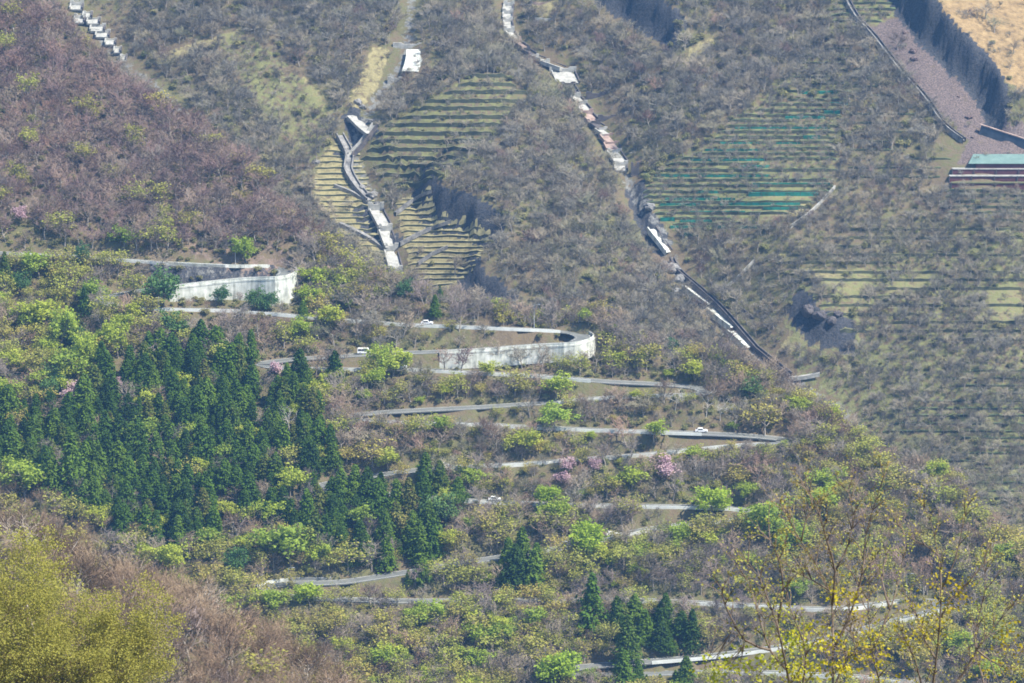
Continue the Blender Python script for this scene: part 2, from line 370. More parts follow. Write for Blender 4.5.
# ------------------------------------------------------------------ mesh helpers
class MB:
    def __init__(s): s.v = []; s.f = []; s.m = []; s.mats = []
    def mi(s, m):
        if m not in s.mats: s.mats.append(m)
        return s.mats.index(m)
    def add(s, v, f, m):
        o = len(s.v); s.v.extend([tuple(map(float, p)) for p in v]); k = s.mi(m)
        for q in f: s.f.append(tuple(i+o for i in q)); s.m.append(k)
    def box(s, c, size, m, ax=None):
        """axes ax: 3 unit vectors"""
        c = np.asarray(c, float); ax = np.eye(3) if ax is None else np.asarray(ax, float); h = np.asarray(size, float)/2
        v = [c + ax[0]*h[0]*i + ax[1]*h[1]*j + ax[2]*h[2]*k for i in (-1, 1) for j in (-1, 1) for k in (-1, 1)]
        s.add(v, [(0,1,3,2),(4,6,7,5),(0,4,5,1),(2,3,7,6),(0,2,6,4),(1,5,7,3)], m)
    def beam(s, p0, p1, w, t, m):
        p0 = np.asarray(p0, float); p1 = np.asarray(p1, float); d = p1-p0; l = np.linalg.norm(d); d = d/l
        side = np.cross(d, [0, 0, 1]); side /= max(np.linalg.norm(side), 1e-6); up = np.cross(side, d)
        s.box((p0+p1)/2, (l, w, t), m, (d, side, up))
    def tube(s, P, R, m, n=5, cap=True):
        P = [np.asarray(p, float) for p in P]; o = []
        for i, p in enumerate(P):
            d = P[min(i+1, len(P)-1)] - P[max(i-1, 0)]; d = d/max(np.linalg.norm(d), 1e-9)
            a = np.cross(d, [0.31, 0.95, 0.1]); a /= np.linalg.norm(a); c = np.cross(d, a)
            for k in range(n):
                t = 2*math.pi*k/n; o.append(p + R[i]*(a*math.cos(t)+c*math.sin(t)))
        f = [(i*n+k, i*n+(k+1) % n, (i+1)*n+(k+1) % n, (i+1)*n+k) for i in range(len(P)-1) for k in range(n)]
        if cap: f += [tuple(range(n))[::-1], tuple((len(P)-1)*n+k for k in range(n))]
        s.add(o, f, m)
    def ribbon(s, rows, m, closed=False):
        n = len(rows[0]); v = [p for r in rows for p in r]
        f = [(i*n+k, i*n+k+1, (i+1)*n+k+1, (i+1)*n+k) for i in range(len(rows)-1) for k in range(n-1)]
        s.add(v, f, m)
    def build(s, name, parent=None, smooth=False, origin=None):
        me = bpy.data.meshes.new(name)
        v = s.v
        if origin is not None: v = [(p[0]-origin[0], p[1]-origin[1], p[2]-origin[2]) for p in v]
        me.from_pydata(v, [], s.f)
        for m in s.mats: me.materials.append(M[m] if isinstance(m, str) else m)
        me.polygons.foreach_set('material_index', s.m)
        if smooth: me.polygons.foreach_set('use_smooth', [True]*len(s.f))
        me.update()
        o = bpy.data.objects.new(name, me); COL.objects.link(o)
        if parent is not None: o.parent = parent
        if origin is not None: o.location = origin
        return o
def mesh_fast(name, V, F, mats, smooth=False):
    """V (n,3), F (m,k) equal sized faces"""
    me = bpy.data.meshes.new(name); V = np.asarray(V, np.float32); F = np.asarray(F, np.int32); k = F.shape[1]
    me.vertices.add(len(V)); me.vertices.foreach_set('co', V.ravel())
    me.loops.add(F.size); me.loops.foreach_set('vertex_index', F.ravel())
    me.polygons.add(len(F)); me.polygons.foreach_set('loop_start', np.arange(0, F.size, k, dtype=np.int32)); me.polygons.foreach_set('loop_total', np.full(len(F), k, np.int32))
    if smooth: me.polygons.foreach_set('use_smooth', np.ones(len(F), bool))
    for m in mats: me.materials.append(M[m] if isinstance(m, str) else m)
    me.update(calc_edges=True); return me
def link(me, name, parent=None, loc=None):
    o = bpy.data.objects.new(name, me); COL.objects.link(o)
    if parent is not None: o.parent = parent
    if loc is not None: o.location = loc
    return o
def tag(o, label=None, cat=None, group=None, kind=None):
    if label: o['label'] = label
    if cat: o['category'] = cat
    if group: o['group'] = group
    if kind or cat: o['kind'] = kind or 'thing'
    return o
def empty(name, loc, rz=0, s=1):
    o = bpy.data.objects.new(name, None); COL.objects.link(o); o.location = loc; o.rotation_euler = (0, 0, rz); o.scale = (s, s, s) if not hasattr(s, '__len__') else s
    o.empty_display_size = .5; return o

# ------------------------------------------------------------------ the ground
nr, nc = H.shape
V = np.stack([GX, GY, H], -1).reshape(-1, 3)
I = np.arange(nr*nc).reshape(nr, nc)
F = np.stack([I[:-1, :-1], I[:-1, 1:], I[1:, 1:], I[1:, :-1]], -1).reshape(-1, 4)
gme = mesh_fast('mountain_ground', V, F, [mt], True)
ground = link(gme, 'mountain_ground'); tag(ground, kind='structure')

def in_poly(px, py, poly):
    c = np.zeros(px.shape, bool); n = len(poly); j = n-1
    for i in range(n):
        xi, yi = poly[i]; xj, yj = poly[j]
        if yi != yj:
            m = ((yi > py) != (yj > py)) & (px < (xj-xi)*(py-yi)/(yj-yi)+xi); c ^= m
        j = i
    return c
def in_any(px, py, polys):
    c = np.zeros(px.shape, bool)
    for p in polys: c |= in_poly(px, py, p)
    return c
Z_STRAW = [[(318,158),(345,138),(362,160),(372,195),(386,220),(398,276),(385,273),(345,236),(312,196)], [(395,202),(430,190),(437,216),(492,236),(470,278),(440,292),(412,278),(403,240)],
    [(374,46),(390,48),(380,85),(368,100),(355,112),(348,100)], [(300,70),(322,95),(338,118),(328,122),(305,92)], [(800,270),(870,268),(866,300),(845,318),(842,345),(800,352),(778,350),(790,330),(835,330),(850,300)], [(985,290),(1024,285),(1024,325),(990,325)],
    [(880,285),(930,270),(940,282),(890,300)],[(535,0),(570,0),(550,18),(535,18)],[(745,225),(800,215),(820,195),(790,185),(745,200)],[(690,45),(720,35),(700,60),(680,70)],[(150,55),(240,28),(245,34),(160,66)]]
Z_GREEN = [[(212,32),(252,33),(335,105),(330,150),(312,165),(262,118)], [(470,70),(512,80),(512,130),(430,190),(395,190),(365,160),(372,140)],
    [(640,175),(700,140),(760,98),(800,58),(850,50),(850,110),(830,190),(770,222),(690,240),(655,222)], [(830,0),(905,0),(895,22),(850,40),(820,35)], [(780,290),(1024,220),(1024,520),(950,500),(860,430),(800,400)]]
Z_SAND = [[(918,-30),(1060,-30),(1060,95),(1020,92),(990,70),(968,48),(945,22)]]
Z_SCREE = [[(868,28),(905,14),(925,38),(950,70),(975,96),(1012,122),(1060,130),(1060,170),(955,165),(968,142),(940,112),(905,75)]]
Z_PURPLE = [[(-60,-60),(75,-10),(360,270),(330,300),(170,250),(-60,200)]]
vx, vy, vd = project(np.stack([GX, GY, np.where(GY < 20, -50, H)], -1).reshape(-1, 3).clip(-5000, 5000))
fy = GY.ravel(); fxx = GX.ravel()
far = fy > 1545 + 0*fy
yc_all = np.interp(fxx/np.maximum(fy, 30), cXu, cYv); far = fy > yc_all + 25
zone = {z: np.zeros(len(V), np.float32) for z in ZONES}
for nm, Z in (('straw', Z_STRAW), ('green', Z_GREEN), ('sand', Z_SAND), ('scree', Z_SCREE)):
    zone[nm][in_any(vx, vy, Z) & far] = 0.5
zone['straw'][in_any(vx, vy, Z_STRAW) & far] = 0.66
zone['sand'] *= 1.6; zone['scree'] *= 1.7
zone['purple'][in_any(vx, vy, Z_PURPLE) & ~far] = 0.5
lp = ROAD[roadsec((150,262),(150,289))][:, :2]; loop_in = in_poly(fxx, fy, [tuple(p_) for p_ in lp]); zone['rock'][loop_in] = .85; zone['gravel'][loop_in] = .35
for P, hgt, w, fade in ESCW:
    d, s, _, ov = poly_dist(fxx, fy, P); zone['rock'][(np.abs(s) < np.maximum(w+1.6, 4)) & (ov < 7) & (d < 10) & far] = 1.0
for P, wd in ((CH1W, 3.4), (CH2W, 4), (CH3W, 3)):
    d, *_ = poly_dist(fxx, fy, P); m = (d < wd) & far; zone['gravel'][m] = np.maximum(zone['gravel'][m], 0.55*(1-d[m]/wd)+.1)
for z in ZONES:
    a = gme.attributes.new('zone_' + z, 'FLOAT', 'POINT'); a.data.foreach_set('value', zone[z])

# ------------------------------------------------------------------ road surface, rails, walls
tang = np.gradient(ROAD[:, :2], axis=0); tang /= np.linalg.norm(tang, axis=1)[:, None]
nrm = np.stack([-tang[:, 1], tang[:, 0]], 1)
def off(i, d, dz=0.0): return (ROAD[i, 0]+nrm[i, 0]*d, ROAD[i, 1]+nrm[i, 1]*d, ROAD[i, 2]+dz)
bm = MB(); bm.ribbon([[off(i, -RW-.4, -.3), off(i, -RW-.4, .05), off(i, RW+.4, .05), off(i, RW+.4, -.3)] for i in range(len(ROAD))], 'asphalt'); tag(bm.build('road'), kind='structure')
bm = MB()
for i in range(len(ROAD)-1):
    for s_ in (-1, 1):
        d0 = s_*(RW-.25); bm.add([off(i, d0-.08, .056), off(i+1, d0-.08, .056), off(i+1, d0+.08, .056), off(i, d0+.08, .056)], [(0,1,2,3)], 'paint')
tag(bm.build('road_edge_lines'), kind='structure')
def ridx(px, py): return int(np.argmin((RPX[:, 0]-px)**2 + 4*(RPX[:, 1]-py)**2))
# outer (downhill) side for each sample
DOWN = np.array([1.0 if (nrm[i, 1] < 0) else -1.0 for i in range(len(ROAD))])
def rail(a, b, label, posts=False, mt_='rail', dist=RW+.25, side=None, hgt=.85, solid=True):
    i0, i1 = sorted((ridx(*a), ridx(*b))); idx = list(range(i0, i1+1))
    if len(idx) < 3: return None
    if side is None: s_ = np.sign(np.sum(DOWN[i0:i1+1])) or 1.0
    else: s_ = side
    c = ROAD[idx[len(idx)//2]]; root = empty('guard_rail', c); tag(root, label, 'guard rail', 'guard rails along the winding road')
    o = tuple(c); m = MB()
    rows = []
    for i in idx:
        p0 = off(i, s_*dist); p1 = off(i, s_*(dist+.28)); zb, zt = (-.2, hgt) if solid else (hgt-.38, hgt)
        rows.append([(p0[0], p0[1], p0[2]+zb), (p0[0], p0[1], p0[2]+zt), (p1[0], p1[1], p1[2]+zt), (p1[0], p1[1], p1[2]+zb), (p0[0], p0[1], p0[2]+zb)])
    m.ribbon([[(q[0]-o[0], q[1]-o[1], q[2]-o[2]) for q in r] for r in rows], mt_)
    m.build('parapet' if solid else 'beam', root)
    if posts:
        for i in idx[::2]:
            p = np.array(off(i, s_*(dist+.14), hgt*.62)) - np.array(o); t = MB(); t.box(p, (.5, .5, hgt*1.25+.2), 'white_wall', ((tang[i, 0], tang[i, 1], 0), (nrm[i, 0], nrm[i, 1], 0), (0, 0, 1))); t.build('post', root)
    return root
rail((20,254),(228,266), 'pale parapet along the road climbing away behind the topmost hairpin')
rail((150,309),(330,320), 'pale parapet under the big white wall of the topmost hairpin')
rail((168,263),(268,266), 'white inner parapet of the upper arm at the topmost hairpin', mt_='white_wall', hgt=1.0)
rail((335,320),(560,332), 'pale rail leading to the second hairpin, beside the low white car')
rail((350,369),(590,380), 'pale parapet one road below the white van')
rail((555,402),(660,395), 'pale parapet beside the grey bare grove below the second hairpin')
rail((395,422),(700,433.5), 'long pale parapet of the road carrying a lone white car towards the third bend')
rail((440,468),(765,443), 'pale parapet just uphill of the pink blossoming cherry trees', hgt=1.0)
rail((460,500),(745,509), 'pale parapet between the pink cherries and the lime green tree', hgt=.9)
rail((500,557),(735,520), 'pale parapet of the road with a white car beside the lime green tree', hgt=1.0)
rail((540,600),(860,607), 'pale parapet of the lowest long road above the dark conifers', hgt=1.0)
rail((868,605),(930,601), 'short run of white posts on the outside of the lowest hairpin', True, 'white_wall', hgt=1.0)
rail((935,612),(868,629), 'short run of white posts on the lower arm of the lowest hairpin', True, 'white_wall', hgt=1.0)
rail((860,632),(650,661), 'pale parapet on the road below the lowest hairpin')
rail((700,672),(900,681), 'pale parapet along the bottom road behind the yellow buds', hgt=1.0)
rail((290,583),(320,598), 'curved pale rail of the small bend below the cedar stand', hgt=.9)

def retain(a, mid, b, label, maxh, mat_='white_wall'):
    ia, im, ib = ridx(*a), ridx(*mid), ridx(*b)
    i0, i1 = min(ia, ib), max(ia, ib); idx = list(range(i0, i1+1))
    # outer side of the hairpin = away from the centre of the bend
    cen = ROAD[idx].mean(0)
    s_ = np.sign(np.dot(nrm[im], ROAD[im, :2]-cen[:2]))
    c = ROAD[im]; root = empty('retaining_wall', c); tag(root, label, 'wall')
    m = MB(); cp_ = MB(); rows = []; crow = []; drains = MB()
    for n_, i in enumerate(idx):
        f = min(1, n_/8, (len(idx)-1-n_)/8)
        p = np.array(off(i, s_*(RW+.55))); q = np.array(off(i, s_*(RW+.95))); r = np.array(off(i, s_*(RW+1.2)))
        rr = np.array(off(i, s_*(RW+3.0)))
        gz_ = min(h_at(rr[0], rr[1]) - 1.2, ROAD[i, 2]-2.0); bot = max(gz_, ROAD[i, 2]-maxh)
        top = ROAD[i, 2]
        lean = .08*(top-bot)
        rb = np.array(off(i, s_*(RW+1.1+lean)))
        rows.append([(p[0], p[1], bot)-c, (p[0], p[1], top)-c, (r[0], r[1], top)-c, (rb[0], rb[1], bot)-c])
        crow.append([(p[0], p[1], top-.1)-c, (p[0], p[1], top+1.0)-c, (q[0]*1.0, q[1], top+1.0)-c, (q[0], q[1], top+.25)-c, (r[0]+s_*nrm[i,0]*.12, r[1]+s_*nrm[i,1]*.12, top+.25)-c, (r[0]+s_*nrm[i,0]*.12, r[1]+s_*nrm[i,1]*.12, top-.35)-c])
    m.ribbon(rows, mat_); m.build('wall_face', root)
    cp_.ribbon(crow, mat_); cp_.build('coping', root)
    return root, idx, s_, c
W1 = retain((170,286),(290,270),(272,266), 'tall curving white retaining wall holding up the topmost hairpin', 9.5)
W2 = retain((440,351.2),(587,338),(565,331), 'long curving pale retaining wall of the second hairpin, behind bare trees', 5.6)
# the shallow stretch of the low bend near the cedars
retain((330,583),(265,588),(300,597), 'small grey retaining wall of the bend beside the bright green sapling', 2.6, 'concrete')

# ------------------------------------------------------------------ vehicles
def vehicle(px, py, name, label, cat, paint, van=False, flip=False):
    i = ridx(px, py); i = min(max(i, 1), len(ROAD)-2)
    p = off(i, 1.4 if not flip else -1.4, .056)
    a = math.atan2(tang[i, 1], tang[i, 0]) + (math.pi if flip else 0)
    root = empty(name, p, a); tag(root, label, cat, 'vehicles on the winding road')
    Lc, Wc = (4.7, 1.75) if van else (4.3, 1.7)
    if van: prof = [(-2.3,.3),(-2.35,.9),(-2.25,1.9),(-2.1,2.05),(1.2,2.05),(1.55,1.95),(2.15,1.15),(2.35,.95),(2.35,.35),(2.2,.28)]
    else: prof = [(-2.1,.3),(-2.15,.75),(-2.0,.95),(-1.75,1.0),(-1.15,1.48),(.35,1.5),(1.1,1.0),(1.95,.86),(2.13,.65),(2.13,.32),(2.0,.26)]
    m = MB(); n = len(prof); v = []
    for y_, in_ in ((-Wc/2, 0), (Wc/2, 0)):
        for (X, Z) in prof: v.append((X, y_*(1-.14*max(0, Z-.95)), Z))
    f = [tuple(range(n)), tuple(range(2*n-1, n-1, -1))] + [(k, (k+1) % n + 0, (k+1) % n + n, k+n)[::-1] for k in range(n)]
    m.add(v, f, paint); bd = m.build('body', root)
    bv = bd.modifiers.new('bevel', 'BEVEL'); bv.width = .06; bv.segments = 2
    for s_ in (-1, 1):
        yy = lambda Z: s_*(Wc/2*(1-.14*max(0, Z-.95))+.06)
        wins = [(-2.0,-.9),(-.8,.2),(.3,1.35)] if van else [(-1.25,-.35),(-.28,.55)]
        for k, (x0, x1) in enumerate(wins):
            z0, z1 = (1.2, 1.8) if van else (1.0, 1.4); xa = x1 - (.0 if not k == len(wins)-1 else .3); xb = x0 + (.25 if (k == 0 and not van) else 0)
            w = MB(); w.add([(x0, yy(z0), z0), (x1, yy(z0), z0), (xa, yy(z1), z1), (xb, yy(z1), z1)], [(0,1,2,3)], 'glass'); w.build('window', root)
    w = MB(); z0, z1 = (1.25, 1.88) if van else (1.04, 1.44)
    fx0, fx1 = (2.1, 1.62) if van else (1.08, .45)
    w.add([(fx0, -.7, z0), (fx0, .7, z0), (fx1, .62, z1), (fx1, -.62, z1)], [(0,1,2,3)], 'glass'); o = w.build('windscreen', root); o.location = (.03, 0, .03)
    w = MB(); rx0, rx1 = (-2.33, -2.28) if van else (-1.72, -1.22); w.add([(rx0, -.65, z0), (rx0, .65, z0), (rx1, .6, z1), (rx1, -.6, z1)], [(0,3,2,1)], 'glass'); o = w.build('rear_window', root); o.location = (-.04, 0, .03)
    for sx in (-1.35, 1.4):
        for sy in (-1, 1):
            w = MB(); w.tube([(sx, sy*(Wc/2-.2), .32), (sx, sy*(Wc/2+.02), .32)], [.32, .32], 'tyre', 14); wh = w.build('wheel', root)
            w = MB(); w.tube([(sx, sy*(Wc/2), .32), (sx, sy*(Wc/2+.03), .32)], [.18, .18], 'steel', 10); w.build('rim', wh)
    for sy in (-.6, .6):
        w = MB(); w.box((2.34 if van else 2.12, sy, .75), (.08, .32, .16), 'lamp'); w.build('headlight', root)
        w = MB(); w.box((-2.36 if van else -2.12, sy, .85), (.08, .22, .22), 'tail'); w.build('tail_light', root)
    return root
vehicle(363, 354, 'van', 'white van with a row of dark side windows below the second hairpin', 'van', 'carwhite', True, True)
vehicle(428, 325.5, 'car', 'low white car on the upper arm of the second hairpin', 'car', 'carwhite')
vehicle(402, 369, 'car', 'white car on the road just below the van', 'car', 'carwhite')
vehicle(699, 433.5, 'car', 'lone white car near the third bend, on the long straight road', 'car', 'carwhite')
vehicle(444, 468, 'car', 'white car near the left end of the road above the cherries', 'car', 'carwhite', False, True)
vehicle(497, 502, 'car', 'white car beside pale bare branches, uphill of the lime green tree', 'car', 'carwhite')
vehicle(613, 537, 'car', 'white car coming out from behind the lime green tree', 'car', 'carwhite', False, True)
vehicle(566, 547, 'car', 'silver car half behind the lime green tree', 'car', 'carsilver', False, True)

# ------------------------------------------------------------------ poles
def lamp_post(px, py, h, label, dside=1):
    i = ridx(px, py); p = off(i, dside*(RW+1.0), 0); root = empty('street_lamp', p); tag(root, label, 'street lamp', 'lamp posts at the hairpins')
    m = MB(); m.tube([(0,0,-.5),(0,0,h*.5),(0,0,h)], [.13,.11,.08], 'steel', 8); m.tube([(0,0,.0),(0,0,.35)], [.2,.2], 'steel', 8); m.build('pole', root)
    m = MB(); m.tube([(0,0,h-.1),(.5,-.3,h+.25),(1.3,-.8,h+.4)], [.06,.06,.05], 'steel', 6); m.build('arm', root)
    m = MB(); m.box((1.6,-1.0,h+.4), (.8,.35,.16), 'steel', ((.85,-.53,0),(.53,.85,0),(0,0,1))); m.build('lamp_head', root)
lamp_post(238, 266, 7.5, 'tall lamp post on the topmost white hairpin', 1)
lamp_post(533, 331, 8.0, 'tall lamp post on the second hairpin, behind its parapet', 1)
lamp_post(913, 600, 8.0, 'pale lamp post at the lowest hairpin behind yellow buds', 1)
lamp_post(286, 583, 6.0, 'lamp post beside the small bend under the cedars', 1)
def utility_pole(px, py, h, label):
    p = cast1(px, py, 1200); root = empty('utility_pole', p); tag(root, label, 'utility pole')
    m = MB(); m.tube([(0,0,-.5),(0,0,h)], [.17,.11], 'concrete', 8); m.build('pole', root)
    for z in (h-.5, h-1.3):
        m = MB(); m.box((0,0,z), (1.8,.12,.12), 'steel'); ca = m.build('crossarm', root)
        for q in (-.7,.7):
            t = MB(); t.tube([(q,0,z+.05),(q,0,z+.3)], [.06,.05], 'lamp', 6); t.build('insulator', ca)
utility_pole(159, 322, 9, 'utility pole in bare wood below the topmost road')

# ------------------------------------------------------------------ check dams and channels
def dam(px, py, wpx, hpx, label, mat_='concrete', apron=True, yaw=0.0, group='stepped check dams of the ravines', nxt=None):
    p = cast1(px, py, 1660 if px < 200 else 1560); k = p @ FW / FPX; w = wpx*k; h = hpx*k*1.05
    root = empty('check_dam', (p[0], p[1], p[2]), yaw); tag(root, label, 'check dam', group)
    m = MB(); nw = w*.18; nh = h*.28
    pr = [(-w/2,-1.5),(w/2,-1.5),(w/2,h),(nw*1.4,h),(nw,h-nh),(-nw,h-nh),(-nw*1.4,h),(-w/2,h)]
    v = [(x, 0, z) for x, z in pr] + [(x, 1.3, z) for x, z in pr]; n = len(pr)
    m.add(v, [(0,1,4,5),(1,2,3,4),(0,5,6,7),(n+5,n+4,n+1,n+0),(n+4,n+3,n+2,n+1),(n+7,n+6,n+5,n)]+[(k_, k_+n, (k_+1) % n+n, (k_+1) % n) for k_ in range(n)], mat_); m.build('wall', root)
    if apron:
        if nxt is None: e = np.array([0, -4.2, -1.2])
        else:
            pn = cast1(nxt[0], nxt[1], 1560); e = pn-p+np.array([0, .6, (nxt[3]*.5)*k])
            if np.linalg.norm(e) > 14: e = e/np.linalg.norm(e)*14
        a0 = np.array([0, -.1, .15]); m = MB(); m.beam(a0, e, w*.8, .9, mat_); m.build('apron', root)
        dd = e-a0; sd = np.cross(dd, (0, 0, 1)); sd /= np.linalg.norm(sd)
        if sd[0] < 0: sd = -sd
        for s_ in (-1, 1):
            m = MB(); m.beam(a0+s_*sd*w*.44+(0,0,.6), e+s_*sd*w*.44+(0,0,.6), .6, 1.7, 'darkconc' if s_ > 0 else mat_); m.build('side_wall', root)  # right wall faces away from the sun, its shade given as dark stone
    return root
ords = ['first','second','third','fourth','fifth','sixth','seventh','eighth','ninth','tenth','eleventh','twelfth','thirteenth','fourteenth','fifteenth','sixteenth','seventeenth','eighteenth','nineteenth','twentieth','twenty-first','twenty-second','twenty-third','twenty-fourth','twenty-fifth']
D1 = [(509,4,11,6,0),(508,12,11,6,0),(508,20,10,6,0),(509,30,11,7,0),(516,40,11,6,1),(525,49,11,5,2),(533,56,12,4,0),(543,61,14,4,0),(563,70,27,6,0),(568,84,15,4,2),(573,95,15,5,0),(580,103,15,5,0),(586,112,15,6,1),(593,122,15,5,2),(600,129,15,4,0),(606,135,16,4,1),(611,143,17,4,1),(614,151,16,5,0),(621,164,14,6,0)]
tone = ['pale', 'rusty', 'dark']
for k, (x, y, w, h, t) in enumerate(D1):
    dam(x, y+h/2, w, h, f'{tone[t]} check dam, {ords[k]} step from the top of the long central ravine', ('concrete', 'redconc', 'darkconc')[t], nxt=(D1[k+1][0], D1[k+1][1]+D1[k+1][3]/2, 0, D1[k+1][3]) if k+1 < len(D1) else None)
D2_ = [(376,207,16,9),(385,228,15,8),(391,248,15,9),(396,271,13,10)]
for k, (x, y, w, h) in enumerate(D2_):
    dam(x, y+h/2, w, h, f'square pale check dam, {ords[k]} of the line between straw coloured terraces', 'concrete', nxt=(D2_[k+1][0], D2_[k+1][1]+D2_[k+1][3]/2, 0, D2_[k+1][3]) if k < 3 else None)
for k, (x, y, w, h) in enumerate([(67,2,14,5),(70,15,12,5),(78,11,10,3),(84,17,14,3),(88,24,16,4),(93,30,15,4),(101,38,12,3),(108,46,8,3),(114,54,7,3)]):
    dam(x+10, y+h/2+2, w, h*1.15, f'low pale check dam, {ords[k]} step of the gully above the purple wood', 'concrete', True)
def dam_plain(px, py, wpx, hpx, label, mat_='concrete'): return dam(px, py, wpx, hpx, label, mat_, False, 0, 'walls at the head of the terraced ravine')
dam_plain(410,48,34,5,'wide pale dam wall crossing the head of the terraced ravine')
dam_plain(447,46,26,4,'dark dam wall beside the wide pale dam at the ravine head','darkconc')
dam_plain(395,82,15,5,'grey dam wall between straw strip and spillway','concrete')
dam_plain(548,21,26,3,'low pale wall beside the topmost steps of the long ravine')
dam_plain(596,98,20,6,'bluish dark wall beside the middle steps of the long ravine','darkconc')
dam_plain(607,120,18,5,'dark wall wing lower down beside the rusty steps','darkconc')
dam_plain(635,176,8,13,'dark boxy wall at the foot of the long ravine steps','darkconc')
dam_plain(541,5,22,3,'topmost straw terrace wall beside the long ravine','redconc')
def chute(name, pts, wpx, label, mat_='concrete', wall=True, wall_m='darkconc', group='concrete channels'):  # wall_m: right wall darker by default, standing in for its shade
    P = catmull(pts, 6); W = cast(P[:, 0], P[:, 1], 1500); k = (W @ FW).mean()/FPX; w = wpx*k
    c = W[len(W)//2]; root = empty(name, c); tag(root, label, 'channel', group)
    t = np.gradient(W, axis=0); t /= np.linalg.norm(t, axis=1)[:, None]; sd = np.cross(t, [0,0,1]); sd /= np.linalg.norm(sd, axis=1)[:, None]
    if sd[:, 0].mean() < 0: sd = -sd
    W = W - c; W[:, 2] += 1.2
    m = MB(); m.ribbon([[W[i]-sd[i]*w/2-(0,0,1.5), W[i]-sd[i]*w/2, W[i]+sd[i]*w/2, W[i]+sd[i]*w/2-(0,0,1.5)] for i in range(len(W))], mat_); m.build('channel_bed', root)
    if wall:
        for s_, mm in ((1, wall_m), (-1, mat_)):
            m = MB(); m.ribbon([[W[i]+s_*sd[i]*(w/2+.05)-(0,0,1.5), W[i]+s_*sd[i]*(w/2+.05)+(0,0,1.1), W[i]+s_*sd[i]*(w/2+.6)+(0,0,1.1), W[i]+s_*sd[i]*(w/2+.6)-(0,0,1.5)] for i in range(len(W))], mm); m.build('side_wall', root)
    return root
chute('drainage_channel', [(652,232),(660,243),(669,255)], 8, 'white concrete chute just below the teal terraces', 'white_wall')
chute('drainage_channel', [(684,289),(697,298),(710,307)], 9, 'white concrete chute, upper of the three by the bare ridge', 'white_wall')
chute('drainage_channel', [(711,312),(722,321),(734,330)], 10, 'white concrete chute in the middle of the three by the bare ridge', 'white_wall')
chute('drainage_channel', [(732,334),(741,342),(750,350)], 12, 'broad white concrete chute, lowest of the three by the bare ridge', 'white_wall')
chute('drainage_channel', [(672,262),(680,275),(700,292),(722,312),(745,338),(757,352)], 3, 'long dark stone gutter running beside the white chutes', 'darkconc', True)
chute('drainage_channel', [(788,380),(805,378),(820,375)], 9, 'pale flat concrete apron at the foot of the ravine', 'concrete', False)
chute('drainage_channel', [(757,352),(772,364),(790,378)], 4, 'dark gutter between the lowest chute and the flat apron', 'darkconc', True)
chute('drainage_channel', [(843,-6),(857,20),(875,40),(900,72),(925,100),(945,128),(964,143)], 2.8, 'long grey drainage channel slanting past the purple scree', 'rock', True)
chute('drainage_channel', [(375,128),(360,148),(350,158)], 5, 'grey concrete fork of the channel above straw terraces', 'concrete')
chute('drainage_channel', [(340,138),(350,158),(348,172),(358,190),(370,203)], 6, 'winding grey channel feeding the square check dams', 'rock', True, 'rock')
chute('drainage_channel', [(415,52),(414,62),(410,74)], 17, 'white spillway apron at the head of the terraced ravine', 'white_wall', False)
chute('drainage_channel', [(352,118),(362,128),(372,136)], 12, 'grey concrete basin under the straw strip', 'concrete', False)
chute('drainage_channel', [(754,262),(738,278),(722,292)], 1.5, 'thin pale ditch slanting down the brushy slope', 'concrete', False)
chute('drainage_channel', [(835,188),(812,212),(790,228)], 1.5, 'thin pale ditch beside the lowest teal terraces', 'concrete', False)
chute('drainage_channel', [(735,305),(745,313),(754,320)], 1.5, 'short dark ditch beside the upper chute', 'darkconc', False)
chute('stone_bank', [(395,215),(415,200),(433,192)], 5, 'grey rubble bank between square dams and dark terraces', 'rock', False, group='rubble banks')
chute('stone_bank', [(400,245),(425,232),(452,222)], 6, 'grey rubble bank dividing upper and lower straw terraces', 'rock', False, group='rubble banks')
chute('stone_bank', [(418,265),(432,255),(448,248)], 5, 'short grey rubble bank inside the lower straw terraces', 'rock', False, group='rubble banks')
chute('stone_bank', [(335,187),(355,195),(368,204)], 4, 'pale rubble bank joining the first square dam', 'rock', False, group='rubble banks')
chute('stone_bank', [(340,225),(365,237),(385,250)], 6, 'dark rubble bank in the lower part of the near straw terraces', 'rock', False, group='rubble banks')
chute('stone_bank', [(350,253),(370,263),(388,270)], 5, 'pale rubble bank at the bottom of the near straw terraces', 'rock', False, group='rubble banks')

